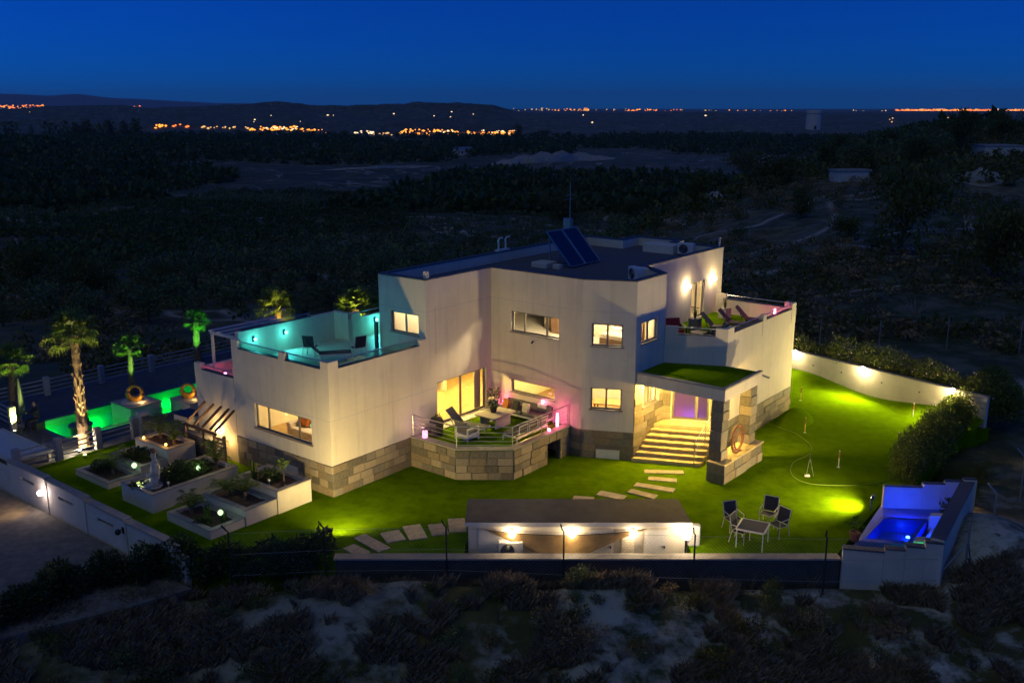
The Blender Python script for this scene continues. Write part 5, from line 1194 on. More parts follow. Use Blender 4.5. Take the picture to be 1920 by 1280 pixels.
wall_lamp(W(-3.4, -6.8, .12), TH, 'unlit dark lamp on the boundary wall towards the shrubs', 'black', (1, 1, 1), 0.001, .11, off=.2)
for k, (u, z) in enumerate(((-5.2, .1), (-2.5, .02))):
    t = thing('wall_stud_light', ['small pale fitting above the third slit of the boundary wall', 'small pale fitting above the last slit of the boundary wall'][k], 'lamp', W(u, -6.752, z), TH)
    MB().box(-.05, .05, -.03, 0, -.04, .04).build('housing', M['white'], t); MB().lathe([(.02, 0), (.035, .03), (.02, .06)], 8).build('head', M['white'], t, loc=(0, -.06, 0))
# ------------------------------------------------------------ courtyard wall, gate, barbecue
cw = thing('courtyard_wall', 'dark stone courtyard wall between planters and pool', 'wall', W(0, 0), TH)
MB().box(-12.2, -6.75, -.75, -.52, -.2, .98).build('wall_panel', M['stoneback'], cw); MB().box(-12.25, -6.7, -.8, -.47, .982, 1.04).build('coping', M['coping_dark'], cw)
for r in range(3):
    s = -12.2
    while s < -6.8:
        w_ = min(random.uniform(.5, 1.), -6.75-s); link('stone', random.choice(STONES), cw, (s+w_/2, -.746, -.02+.33*r+.165), (0, 0, PI), (w_-.008, random.uniform(.03, .05), .32)); s += w_
MB().box(-12.35, -12.0, -.85, -.42, -.2, 1.2).build('pier', M['wall2'], cw)
gt = thing('garden_gate', 'narrow wooden side gate beside the house corner', 'gate', W(-6.36, -.62, 0), TH)
for x in (-.34, .34): MB().box(x-.05, x+.05, -.05, .05, 0, 1.35).build('post', M['floorwood'], gt)
for k in range(7): MB().box(-.285, .285, -.02, .02, .08+k*.17, .2+k*.17).build('slat', M['floorwood'], gt)
bq = thing('barbecue', 'white masonry barbecue with dark cap behind the courtyard wall', 'barbecue', W(-9.7, .15, -.1), TH)
MB().box(-.55, .55, -.4, .4, 0, 1.12).build('base', M['wall2'], bq); MB().box(-.6, .6, -.45, .45, 1.122, 1.18).build('shelf', M['wood'], bq); MB().box(-.55, .55, -.4, .4, 1.182, 1.5).build('hood', M['wall2'], bq); MB().box(-.57, .57, -.42, .42, 1.502, 1.55).build('cap', M['black'], bq)
t = thing('passage_lamp', 'warm lamp on the annex wall under the rafters', 'lamp', W(-7.2, -.001, 1.25), TH)
MB().box(-.08, .08, -.03, 0, -.1, .1).build('backplate', M['black'], t); MB().lathe([(.05, -.07), (.07, 0), (.05, .07)], 12, (0, -.1, 0)).build('globe', M['bulb'], t); point(t, (0, -.3, .05), (1, .6, .18), 42, .06); point(t, (.75, -.3, -.3), (1, .62, .2), 16, .06)
# ------------------------------------------------------------ pool
pl = thing('swimming_pool', 'long swimming pool with water lit bright green', 'pool', W(0, 0), TH)
b = MB(); e = .003
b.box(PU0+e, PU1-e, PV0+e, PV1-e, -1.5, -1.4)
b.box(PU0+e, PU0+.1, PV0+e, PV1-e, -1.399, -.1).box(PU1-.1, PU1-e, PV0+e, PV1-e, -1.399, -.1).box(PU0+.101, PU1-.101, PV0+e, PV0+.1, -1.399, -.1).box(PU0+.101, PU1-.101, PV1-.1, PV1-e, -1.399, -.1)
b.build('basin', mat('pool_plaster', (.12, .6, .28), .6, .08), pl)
MB().box(PU0+.102, PU1-.102, PV0+.102, PV1-.102, -.3, -.28).build('water', M['water'], pl)
for a in ((PU0-.3, PU0+.06, PV0-.3, PV1+.3), (PU1-.06, PU1+.3, PV0-.3, PV1+.3), (PU0+.062, PU1-.062, PV0-.3, PV0+.06), (PU0+.062, PU1-.062, PV1-.06, PV1+.3)): MB().box(*a, -.098, -.05).build('coping', M['coping_dark'], pl)
for k, (u, v) in enumerate(((PU1-.3, -1.2), (PU0+.4, .2), (PU1-.5, 3.3), (PU0+.4, 4.2), (PU0+.5, 6.6), (PU1-.5, 7.2), (PU0+.5, -2.2))):
    t = thing('pool_lamp', ['green underwater lamp at the near end of the pool', 'green underwater lamp on the far pool wall near the round island', 'green underwater lamp between the two pool planters', 'green underwater lamp on the far pool wall behind the gold ring', 'green underwater lamp behind the long pool planter', 'green underwater lamp near the annex end of the pool', 'green underwater lamp in the near corner beside the person'][k], 'lamp', W(u, v, -1.39), 0)
    MB().lathe([(.1, 0), (.1, .04), (.06, .06)], 12).build('lens', M['bulb_pool'], t); MB().lathe([(.13, -.005), (.13, .0)], 12).build('rim', M['steel'], t); point(t, (0, 0, .45), (.0, 1, .05), 30, .1)
tag(MB().lathe([(.5, -1.39), (.5, -.22), (.56, -.21), (.56, -.14)], 28).build('round_island', M['coping_dark'], loc=W(-16.6, -1.35), smooth=False), 'round dark island platform in the near end of the pool', 'platform')
def pool_box(u0, u1, v0, v1, h, label):
    o = thing('pool_planter', label, 'planter', W(0, 0), TH); MB().box(u0, u1, v0, v1, -1.39, h).build('box', M['wall2'], o); MB().box(u0-.03, u1+.03, v0-.03, v1+.03, h+.002, h+.05).build('rim', M['cap'], o); return o
pool_box(-17.1, -15.3, .55, 2.2, .38, 'square pool planter carrying the upright gold ring')
pool_box(-15.6, -13.9, 2.9, 6.3, .3, 'long pool planter with rings and a small statue')
def ring_sc(u, v, z, r, rz, label, tt=.09):
    t = thing('ring_sculpture', label, 'sculpture', W(u, v, z), rz)
    MB().tube([(r*math.cos(a), 0, r*1.05+tt+r*math.sin(a)) for a in np.linspace(0, 2*PI, 37)[:-1]], [tt*(1.25-.55*math.sin(a)) for a in np.linspace(0, 2*PI, 37)[:-1]], 8, close=True).build('ring', M['gold'], t, True); MB().box(-.2, .2, -.12, .12, 0, .05).build('base', M['gold'], t)
    point(t, (.35, -.4, .12), (1, .62, .2), 7, .05)
ring_sc(-16.2, 1.35, .431, .34, TH+.9, 'upright gold ring sculpture on the square pool planter'); ring_sc(-14.9, 3.5, .351, .3, .2, 'dull ring sculpture at the near end of the long pool planter'); ring_sc(-14.8, 5.2, .351, .32, .1, 'bright gold ring sculpture beside the annex wall')
tag(MB().lathe([(.7, 0), (.66, .03), (.2, .05)], 22).build('pebble_bed', M['cream'], loc=W(-16.2, 1.35, .43)), 'round bed of pale pebbles under the upright gold ring', 'pebbles')
t = thing('small_statue', 'small pale figure statue between the two rings on the long pool planter', 'statue', W(-14.85, 4.35, .351), TH)
skin_body('body', [(0, 0, .1), (0, 0, .35), (0, 0, .55), (0, -.01, .64), (0, -.02, .74), (.12, 0, .5), (.14, -.1, .36), (.03, -.16, .34), (-.12, 0, .5), (-.14, -.1, .36), (-.03, -.16, .33), (.16, -.1, .08), (-.16, -.1, .08)], [(0, 1), (1, 2), (2, 3), (3, 4), (2, 5), (5, 6), (6, 7), (2, 8), (8, 9), (9, 10), (0, 11), (0, 12)], [.14, .12, .11, .045, .075, .06, .05, .03, .06, .05, .03, .09, .09], mst, t)
MB().box(-.2, .2, -.2, .16, 0, .04).build('base', mst, t)
# ------------------------------------------------------------ person seated at the pool end
pn = thing('person', 'person in dark clothes seated at the near pool end, arms raised in front', 'person', W(-17.3, -3.05, -.05), TH)
S = .0
nodes = [(0, 0, .5), (0, .0, .72), (0, .02, .95), (0, .02, 1.06), (0, -.01, 1.16), (0, -.02, 1.26),
         (.19, .02, .97), (.22, -.2, .78), (.13, -.42, .9), (-.19, .02, .97), (-.22, -.2, .78), (-.13, -.42, .9),
         (.1, -.02, .48), (.12, -.45, .5), (.12, -.5, .08), (.12, -.64, .05), (-.1, -.02, .48), (-.12, -.45, .5), (-.12, -.52, .08), (-.12, -.66, .05)]
edges = [(0, 1), (1, 2), (2, 3), (3, 4), (4, 5), (2, 6), (6, 7), (7, 8), (2, 9), (9, 10), (10, 11), (0, 12), (12, 13), (13, 14), (14, 15), (0, 16), (16, 17), (17, 18), (18, 19)]
rad = [.15, .13, .14, .055, .085, .07, .06, .048, .034, .06, .048, .034, .09, .065, .045, .04, .09, .065, .045, .04]
for sx in (1, -1):
    base = 8 if sx > 0 else 11
    hx, hy, hz = sx*.13, -.42, .9
    pi_ = len(nodes); nodes.append((hx-.0, hy-.06, hz+.03)); rad.append(.032); edges.append((base, pi_))
    for k, (dx, L_) in enumerate(((-.03, .07), (-.01, .085), (.01, .08), (.03, .065))):
        a = len(nodes); nodes.append((hx+dx, hy-.1, hz+.05)); nodes.append((hx+dx, hy-.1-L_*.5, hz+.07-L_*.3)); rad += [.009, .008]; edges += [(pi_, a), (a, a+1)]
    a = len(nodes); nodes.append((hx-sx*.05, hy-.06, hz+.05)); nodes.append((hx-sx*.06, hy-.1, hz+.07)); rad += [.011, .009]; edges += [(pi_, a), (a, a+1)]
mp = mat('dark_clothes', (.02, .02, .024), .85, .2, 12)
skin_body('body', nodes, edges, rad, mp, pn)
skinm = mat('skin', (.5, .28, .18), .6, .1)
hd = MB(); hd.lathe([(.03, -.12), (.065, -.08), (.085, 0), (.082, .06), (.05, .11), (.015, .125)], 14); o = hd.build('face', skinm, pn, True, loc=(0, -.035, 1.21))
MB().lathe([(.088, 0), (.09, .05), (.06, .11), (.02, .13)], 12).build('hair', M['dark'], pn, True, loc=(0, -.01, 1.22))
MB().lathe([(.01, 0), (.016, .015), (.01, .035)], 6).build('nose', skinm, pn, loc=(0, -.122, 1.19))
for s_ in (-1, 1): MB().lathe([(.008, -.008), (.012, 0), (.008, .008)], 6).build('eye', M['black'], pn, loc=(s_*.032, -.112, 1.225)); MB().lathe([(.01, -.025), (.02, 0), (.01, .025)], 6).build('ear', skinm, pn, loc=(s_*.09, -.02, 1.21)); MB().box(s_*.13-.03, s_*.13+.03, -.545, -.47, .89, .965, .015).build('hand_skin', skinm, pn)
tag(MB().box(-.25, .25, -.2, .25, 0, .36, .03).build('stool', M['black'], loc=W(-17.3, -3.05, -.05), rot=(0, 0, TH)), 'black stool under the person at the pool', 'stool')
# ------------------------------------------------------------ white three-rail fences
def rail_fence(P0, P1, n, label, h=.95, z=-.12, name='rail_fence', rails=4):
    t = thing(name, label, 'fence', (0, 0, 0), 0); a, b = Vector(P0), Vector(P1); d = (b-a)/n; az = math.atan2(d.y, d.x)
    for k in range(n+1):
        p = a+d*k; MB().box(-.14, .14, -.14, .14, 0, h+.06, .02).build('post', M['railpaint'], t, loc=(p.x, p.y, z), rot=(0, 0, az))
    L = d.length
    for k in range(n):
        p = a+d*(k+.5)
        for r in range(rails): MB().box(-L/2+.142, L/2-.142, -.025, .025, -.028, .028).build('rail', M['railpaint'], t, loc=(p.x, p.y, z+h*(.22+.23*r)), rot=(0, 0, az))
rail_fence(W(-22.7, -9), W(-22.0, 21), 10, 'pale post-and-rail fence along the far side of the pool terrace')
rail_fence(W(-12.35, -6.3), W(-12.35, -1.0), 3, 'pale post-and-rail fence between the lawn and the pool', z=-.02)
rail_fence(W(-20.5, -3.6), W(-18.2, -3.75), 1, 'short pale fence section beside the closed parasol', h=1.1)
# canopy roof near the lower left fence
cn = thing('canopy', 'pale flat slatted canopy roof at the near left corner of the pool terrace', 'canopy', W(0, 0), TH)
for (u, v) in ((-12.9, -6.2), (-12.9, -4.7), (-17.0, -6.2), (-17.0, -4.7)): MB().box(u-.07, u+.07, v-.07, v+.07, -.12, .28).build('post', M['wall2'], cn)
MB().box(-17.3, -12.7, -6.35, -6.22, .282, .4).box(-17.3, -12.7, -4.75, -4.62, .282, .4).box(-17.3, -17.17, -6.219, -4.751, .282, .4).box(-12.83, -12.7, -6.219, -4.751, .282, .4).build('frame', M['wall2'], cn)
for k in range(22): MB().box(-17.16+k*.197, -17.16+k*.197+.17, -6.21, -4.76, .34, .38).build('slat', M['white'], cn)
# closed parasol and two loungers on the far paving
um = thing('closed_parasol', 'closed grey parasol standing by the pool end', 'parasol', W(-18.6, -3.2, -.12), 0)
MB().tube([(0, 0, 0), (.1, 0, 2.3)], .03, 6).build('pole', M['steel'], um); MB().tube([(.03, 0, .55), (.06, 0, .9), (.09, 0, 1.7), (.1, 0, 2.25)], [.2, .19, .12, .04], 9).build('canopy', M['grey'], um); MB().box(-.3, .3, -.3, .3, 0, .08).build('base', M['cap'], um)
t = thing('palm_uplight', 'white uplight at the foot of the tall palm', 'lamp', W(-12.55, -3.55, 0.), 0)
MB().lathe([(.1, 0), (.12, .08), (.1, .1)], 12).build('housing', M['steel'], t); MB().lathe([(.09, .101), (.08, .11)], 12).build('lens', M['bulb_cold'], t); point(t, (0, .02, .3), (1, .82, .5), 140, .06)
# ------------------------------------------------------------ palms
def ZAT(x, y, py):
    lo, hi = -60., 60.
    s, c = math.sin(PITCH), math.cos(PITCH)
    for _ in range(50):
        m = (lo+hi)/2; zc = y*c-(m-H)*s; yc = y*s+(m-H)*c
        if 640-F*yc/zc > py: lo = m
        else: hi = m
    return lo
def fan_frond(L=.75, Rf=.85, n=15):
    vs = []; fs = []
    w = .025; P = [Vector((L*f, 0, .10*math.sin(f*1.5))) for f in (0, .5, 1)]
    for a, b in zip(P, P[1:]): k = len(vs); vs += [a+Vector((0, w, 0)), a-Vector((0, w, 0)), b-Vector((0, w*.7, 0)), b+Vector((0, w*.7, 0))]; fs.append((k, k+1, k+2, k+3))
    o = P[-1]
    for i in range(n):
        a = -1.45+2.9*i/(n-1); d = Vector((math.cos(a), math.sin(a), 0)); s = Vector((-d.y, d.x, 0)); l = Rf*(1-.12*abs(a))*random.uniform(.92, 1.05)
        fold = .04*(1 if i % 2 else -1)
        m1 = o+d*l*.5+Vector((0, 0, .03+fold)); m2 = o+d*l*.8+Vector((0, 0, -.07)); tip = o+d*l*.98+Vector((0, 0, -.26-.14*random.random())); k = len(vs)
        vs += [o+s*.01, o-s*.01, m1-s*.055, m1+s*.055, m2-s*.032, m2+s*.032, tip]; fs += [(k, k+1, k+2, k+3), (k+3, k+2, k+4, k+5), (k+5, k+4, k+6)]
    return MB().add(vs, fs).mesh('frond', M['leaf_palm'])
FR = [fan_frond(), fan_frond(.85, .8, 14), fan_frond(.65, .9, 16)]
def palm(x, y, z0, ztop, sc, label, n=26, r0=.2, boots=False, up=None):
    t = thing('fan_palm', label, 'palm tree', (x, y, z0), random.uniform(0, 6), 'palms around the pool terrace'); h = ztop-z0
    pts = []; rad = []; K = max(6, int(h*5))
    for k in range(K+1):
        f = k/K; pts.append((.03*math.sin(f*4), .03*math.cos(f*3), h*f)); rad.append((r0*(1.25-.45*f))*(1+(.10 if k % 2 else 0)))
    MB().tube(pts, rad, 12).build('trunk', M['palmbark'], t)
    if boots:
        vs = []; fs = []
        for k in range(int(h*26)):
            zz = h*(.18+.82*random.random()); a = random.uniform(0, 2*PI); rr = r0*(1.25-.45*zz/h); c, s = math.cos(a), math.sin(a); b = len(vs); w = .05; l = random.uniform(.1, .2)
            vs += [(c*rr-s*w, s*rr+c*w, zz), (c*rr+s*w, s*rr-c*w, zz), (c*(rr+.09)+s*w*.5, s*(rr+.09)-c*w*.5, zz+l), (c*(rr+.09)-s*w*.5, s*(rr+.09)+c*w*.5, zz+l)]; fs.append((b, b+1, b+2, b+3))
        MB().add(vs, fs).build('leaf_bases', M['palmbark'], t)['kind'] = 'stuff'
    for k in range(n):
        a = k*2.399; e = 1.35-1.7*((k+.5)/n)+random.uniform(-.1, .1)
        link('frond', FR[k % 3], t, (0, 0, h-.05-.12*(k/n)), (random.uniform(-.3, .3), -e, a), (sc*random.uniform(.85, 1.1),)*3)
    if up:
        l = thing('palm_uplight', up[0], 'lamp', (x+.5, y-1.2, z0), 0); MB().lathe([(.07, 0), (.09, .07), (.07, .1)], 10).build('housing', M['steel'], l); MB().lathe([(.06, .101), (.05, .11)], 10).build('lens', M['bulb_low'], l); spot(l, (0, 0, .14), (-.5, 1.0, h+.15), up[1], up[2]*19, 60, .7, .06)
    return t
b = W(-12.95, -3.05); palm(b.x, b.y, 0, ZAT(b.x, b.y, 628), .84, 'tall fan palm with rough lit trunk beside the lawn fence', 24, .2, True, ('warm spotlight aimed up at the crown of the tall palm', (1, .85, .35), 110))
b = G(250, 737, -.12); palm(b.x, b.y, -.12, ZAT(b.x, b.y, 652), .62, 'slim fan palm behind the gold ring sculpture', 15, .13, False, ('added uplight under the slim palm behind the gold ring', (.35, 1, .15), 45))  # uplight added to brighten a palm that the pool lamps turn green
b = G(372, 677, -.12); palm(b.x, b.y, -.12, ZAT(b.x, b.y, 604), .66, 'fan palm lit green beside the white pergola', 16, .2, False, ('added green uplight under the palm beside the pergola', (.15, 1, .1), 55))  # added uplight as well; this green belongs to the pool lamps
b = G(32, 795, -.12); palm(b.x, b.y, -.12, ZAT(b.x, b.y, 680), .74, 'fan palm cut by the left edge of the photo', 18, .2, True, ('uplight under the palm at the left edge', (.8, 1, .2), 60))
b = W(-21.6, 14.5); palm(b.x, b.y, -.12, ZAT(b.x, b.y, 582), 1.12, 'yellow-lit fan palm rising behind the left terrace pergola', 18, .24, True, ('warm uplight under the palm behind the terrace pergola', (1, .85, .15), 90))
b = W(-20.6, 20.2); palm(b.x, b.y, -.12, ZAT(b.x, b.y, 580), 1.12, 'yellow-green fan palm behind the far terrace corner', 18, .24, False, ('warm uplight under the palm behind the terrace corner', (.9, .9, .15), 90))
b = W(-21.4, 22.6); palm(b.x, b.y, -.9, ZAT(b.x, b.y, 592), 1.1, 'dim fan palm half hidden behind the villa roof corner', 20, .2, False)
# ------------------------------------------------------------ hedges
def hedge(name, pts, rw, hh, n, m, label, size=.13, flowers=0, cat='hedge', zoff=0.):
    t = thing(name, label, cat, (0, 0, 0), 0); bl = []; P = [Vector(p) for p in pts]
    st = MB()
    for a, b in zip(P, P[1:]):
        k = max(2, int((b-a).length/.55))
        for i in range(k):
            c = a.lerp(b, i/k); h_ = hh*random.uniform(.72, 1.15); jx, jy = random.uniform(-.3, .3)*rw, random.uniform(-.3, .3)*rw
            bl.append((c.x+jx, c.y+jy, c.z+h_*.5, rw*random.uniform(.55, 1.), rw*random.uniform(.55, 1.), h_*.55))
            for q in range(2): st.tube([(c.x+jx*.3, c.y+jy*.3, c.z-.3), (c.x+jx+random.uniform(-.2, .2), c.y+jy, c.z+h_*.6)], .018, 4)
    st.build('stems', M['bark'], t)['kind'] = 'stuff'; foliage('foliage', n, bl, size, m, t, aspect=3.2)
    if flowers:
        bl2 = [(a, b_, c+e*.35, d*1.02, dd*1.02, e*.75) for a, b_, c, d, dd, e in bl]; foliage('flowers', flowers, bl2, .09, 'flower', t, aspect=1.2)['kind'] = 'stuff'
    return t
bk = -wn
hp_ = [w0+wd_*s+bk*.85+Vector((0, 0, -.2)) for s in (-1.5, 3, 7, 11.2)]
hedge('oleander_hedge', hp_, .85, 2.5, 34000, 'leaf_hedge', 'flowering oleander hedge behind the white garden wall', .16, 420)
rp_ = [G(1668, 905), G(1700, 868), G(1740, 825), G(1790, 780), G(1838, 742), w1+Vector((.6, .3, 0))]
rp_ = [p+Vector((.75, .2, 0)) for p in rp_]
hedge('side_hedge', rp_, 1.1, 1.5, 42000, 'leaf_hedge', 'dense dark hedge along the right side of the putting green', .15)
fl_ = [G(10, 1185, -1.0), G(150, 1120, -1.0), G(300, 1088, -.9), G(420, 1080, -.75), G(540, 1075, -.7), G(645, 1066, -.6)]
hedge('oleander_row', fl_, .75, 1.25, 24000, 'leaf_dark', 'dark oleander row in front of the left garden and driveway', .17)
# ------------------------------------------------------------ scrub, grass
def bush_mesh(n, r, h, size, m, seed):
    rng = np.random.default_rng(seed); bl = [(rng.uniform(-.5, .5)*r, rng.uniform(-.5, .5)*r, h*rng.uniform(.25, .6), r*rng.uniform(.3, .65), r*rng.uniform(.3, .65), h*rng.uniform(.25, .45)) for _ in range(6)]
    V, Fq = leafcloud(n, bl, size, rng, 3.0); return mesh_np('foliage', V, Fq, M[m])
BM = [bush_mesh(420, 1., .9, .17, 'leaf_dry', 1), bush_mesh(420, 1., 1., .17, 'leaf_pine', 2), bush_mesh(360, 1.1, .8, .19, 'leaf_dry', 3), bush_mesh(420, .9, 1.1, .16, 'leaf_olive', 4)]
stemm = MB().tube([(0, 0, -.25), (.03, 0, .25), (.1, .05, .5)], [.05, .035, .012], 5).tube([(0, 0, -.2), (-.12, .08, .45)], .02, 4).mesh('stem', M['bark'])
def bush(x, y, s, k, label, group, z=None):
    t = thing('scrub_bush', label, 'bush', (x, y, TZ(x, y) if z is None else z), random.uniform(0, 6), group); t.scale = (s, s, s*random.uniform(.8, 1.2))
    link('stem', stemm, t); link('foliage', BM[k % 4], t)
cnt = 0; tries = 0
sp_ = []
while cnt < 230 and tries < 9000:
    tries += 1
    y = 50+220*random.random()**1.6; x = random.uniform(-.2, .56)*y*1.02+4
    if y < 66 and x < 26: continue
    if x < y*.02 and y < 75: continue
    if any(in_poly(np.array([x]), np.array([y]), LAWN)): continue
    u, v = UV(x, y)
    if u < 12 and v < 27 and u > -25: continue
    if u > 5 and u < 19 and v < 31 and v > 0: continue
    if vnoise(np.array([x/14.]), np.array([y/14.]), 5)[0] < .38: continue
    bush(x, y, random.uniform(.6, 1.5)*(1+y/260), random.choice((0, 0, 1, 2, 2, 3)), 'dry scrub bush on the dark slope behind the villa', 'scrub on the slope behind the villa'); cnt += 1
for k in range(120):
    y = random.uniform(23.2, 28.6); x = random.uniform(-.56, .56)*y
    if x < -9 and y > 27.5: continue
    bush(x, y, random.uniform(.25, .75), random.choice((0, 1, 1, 2, 3)), 'low scrub bush on the dark bank in the foreground', 'scrub on the foreground bank')
def grass(n, xr, yr, hmin, hmax, name, mask=None):
    x = RNG.uniform(*xr, n); y = RNG.uniform(*yr, n); d = vnoise(x/1.3, y/1.3, 77)*.6+vnoise(x/.4, y/.4, 78)*.4
    k = d > (.30 if mask is None else mask); x, y, d = x[k], y[k], d[k]; z = terr(x, y); h = RNG.uniform(hmin, hmax, len(x))*(.5+d); a = RNG.uniform(0, 2*PI, len(x)); b = RNG.uniform(.1, .9, len(x))*h; w = .008+.012*RNG.random(len(x))
    dx, dy = np.cos(a), np.sin(a); px, py = -dy*w, dx*w
    V = np.stack([np.stack([x-px, y-py, z-.03], 1), np.stack([x+px, y+py, z-.03], 1), np.stack([x+dx*b*.4+px*.6, y+dy*b*.4+py*.6, z+h*.65], 1), np.stack([x+dx*b, y+dy*b, z+h], 1)], 1).reshape(-1, 3)
    o = link(name, mesh_np(name, V, np.arange(len(V)).reshape(-1, 4), M['leaf_grass'])); return o
tag(grass(260000, (-16.5, 17), (23.0, 29.2), .1, .42, 'dry_grass', .5), 'dry grass and weeds covering the foreground bank', 'grass', kind='stuff')
tag(grass(60000, (14, 60), (28.5, 95), .15, .55, 'slope_grass', .5), 'dry grass on the slope right of the garden', 'grass', kind='stuff') if False else None
# ------------------------------------------------------------ trees
def crown_mesh(n, R_, h, size, m, seed, lobes=14, base=.3):
    rng = np.random.default_rng(seed); bl = []
    for k in range(lobes):
        a = rng.uniform(0, 6.28); q = rng.uniform(0, .75)*R_; zz = h*(base+(1-base)*rng.random()*.85); bl.append((q*math.cos(a), q*math.sin(a), zz, R_*rng.uniform(.22, .45), R_*rng.uniform(.22, .45), h*rng.uniform(.1, .2)))
    V, Fq = leafcloud(n, bl, size, rng, 2.2); return mesh_np('crown', V, Fq, M[m])
def trunk_mesh(h, r, seed):
    rng = random.Random(seed); mb = MB(); mb.tube([(0, 0, -.4), (.05*h*rng.uniform(-1, 1), 0, h*.3), (.06*h*rng.uniform(-1, 1), .04*h, h*.6)], [r, r*.75, r*.4], 7)
    for k in range(4): a = k*1.6+rng.random(); mb.tube([(0, 0, h*.28), (math.cos(a)*h*.22, math.sin(a)*h*.22, h*.6)], [r*.45, r*.15], 5)
    return mb.mesh('trunk', M['bark'])
OL = [(crown_mesh(340, 1.9, 3.2, .42, 'leaf_olive', s), trunk_mesh(3.2, .18, s)) for s in (11, 12, 13)]
CI = [(crown_mesh(300, 1.7, 2.9, .42, 'leaf_citrus', s, base=.15), trunk_mesh(2.6, .14, s)) for s in (14, 15)]
PI_ = [(crown_mesh(2600, 1., 1.0, .085, 'leaf_pine', s, 26, .15), trunk_mesh(.9, .03, s)) for s in (16, 17, 18)]
def ray_ground(px, py):
    s, c = math.sin(PITCH), math.cos(PITCH); a = (px-960)/F; b = (640-py)/F; d = np.array([a, c+b*s, -s+b*c])
    t = np.geomspace(60, 16000, 1400); X, Y, Z = d[0]*t, d[1]*t, H+d[2]*t; hh = terr(X, Y); k = np.argmax(Z < hh)
    return Vector((X[k], Y[k], hh[k]))
def kk(x, y): return float(ss(-18-.1*abs(y), 22+.06*abs(y), np.array([x-(16+y*y*.00085)+10]))[0])
PATCH = [ray_ground(*p) for p in ((755, 388), (1165, 352), (1130, 455), (860, 505))]
rowtrees = []
for k in range(10):
    a_, b_ = ray_ground(765+10*k, 396+11*k), ray_ground(1150-3*k, 362+9.5*k); n_ = int((b_-a_).length/3.3)
    for i in range(n_):
        p_ = a_.lerp(b_, (i+random.uniform(-.15, .15))/n_); rowtrees.append((p_.x, p_.y))
random.shuffle(rowtrees)
ca, sa = math.cos(.5), math.sin(.5)
I_, J_ = np.meshgrid(np.arange(-85, 120), np.arange(-80, 140), indexing='ij')
a_ = I_.ravel()*4.6+RNG.uniform(-.6, .6, I_.size); b_ = J_.ravel()*6.6+RNG.uniform(-.5, .5, I_.size)
X_ = a_*ca-b_*sa; Y_ = a_*sa+b_*ca+220; U_ = (X_-CX)*AX+(Y_-CY)*AY; V_ = (X_-CX)*BX+(Y_-CY)*BY
K_ = ss(-18-.1*np.abs(Y_), 22+.06*np.abs(Y_), X_-(16+Y_*Y_*.00085)+10); N_ = vnoise(X_/70., Y_/70., 50)
ok = (Y_ > 92) & (Y_ < 560) & (np.abs(X_) < .56*Y_+6) & ~((U_ > -25) & (V_ < 40) & (U_ < 12)) & (N_ > .2) & ~((K_ > .35) & ((Y_ < 170) | (N_ < .45))) & (RNG.random(X_.size) > .1) & ~in_poly(X_, Y_, PATCH)
pos = [(math.hypot(x, y), x, y, k) for x, y, k in zip(X_[ok], Y_[ok], K_[ok])]
pos.sort(); far_o = []; far_c = []
for i, (x, y) in enumerate(rowtrees):
    z_ = TZ(x, y); s = random.uniform(.55, .85)
    if i < 190:
        cm, tm = random.choice(OL); t = thing('olive_tree', 'silvery olive tree in the tidy planted rows just behind the villa roof', 'tree', (x, y, z_), random.uniform(0, 6), 'silvery olive rows behind the villa'); t.scale = (s, s, s); link('trunk', tm, t); link('crown', cm, t)
    else: far_o.append((x, y, z_, s))
PXY = np.array([(p[1], p[2]) for p in pos]); PZ = terr(PXY[:, 0], PXY[:, 1]) if len(pos) else []
for n_, (d_, x, y, k) in enumerate(pos):
    olive = vnoise(np.array([x/95.]), np.array([y/95.]), 60)[0] > .47
    if n_ < 150:
        cm, tm = random.choice(OL if olive else CI)
        t = thing('olive_tree' if olive else 'citrus_tree', 'grey-green olive tree in the dark orchard rows beyond the villa' if olive else 'dark round citrus tree in the orchard rows beyond the villa', 'tree', (x, y, PZ[n_]), random.uniform(0, 6), 'olive trees of the orchard' if olive else 'citrus trees of the orchard')
        s = random.uniform(.8, 1.25); t.scale = (s, s, s*random.uniform(.85, 1.1)); link('trunk', tm, t); link('crown', cm, t)
    else: (far_o if olive else far_c).append((x, y, PZ[n_], random.uniform(.8, 1.3)))
def tree_mass(name, P, m, n, R_, h, size, label, seed):
    if not P: return
    base = [leafcloud(n, [(0, 0, h*.55, R_*.8, R_*.8, h*.45), (R_*.4, 0, h*.5, R_*.6, R_*.5, h*.35), (-R_*.3, R_*.4, h*.6, R_*.5, R_*.6, h*.3)], size, np.random.default_rng(seed+q), 1.7)[0] for q in range(4)]
    Vs = []
    for i, (x, y, z, s) in enumerate(P):
        b = base[i % 4]; a = i*1.7; c, q = math.cos(a), math.sin(a); Vs.append(np.stack([(b[:, 0]*c-b[:, 1]*q)*s+x, (b[:, 0]*q+b[:, 1]*c)*s+y, b[:, 2]*s+z], 1))
    V = np.concatenate(Vs); o = link(name, mesh_np(name, V, np.arange(len(V)).reshape(-1, 4), M[m])); tag(o, label, 'trees', kind='stuff')
tree_mass('far_olive_grove', far_o, 'leaf_olive', 60, 1.9, 3.2, .85, 'far olive groves across the dark valley', 5)
tree_mass('far_citrus_grove', far_c, 'leaf_citrus', 60, 1.8, 3.0, .85, 'far citrus groves across the dark valley', 9)
n_ = 10500; Y_ = 58+260*RNG.random(n_)**1.35; X_ = RNG.uniform(-.58, .58, n_)*Y_; U_ = (X_-CX)*AX+(Y_-CY)*AY; V_ = (X_-CX)*BX+(Y_-CY)*BY
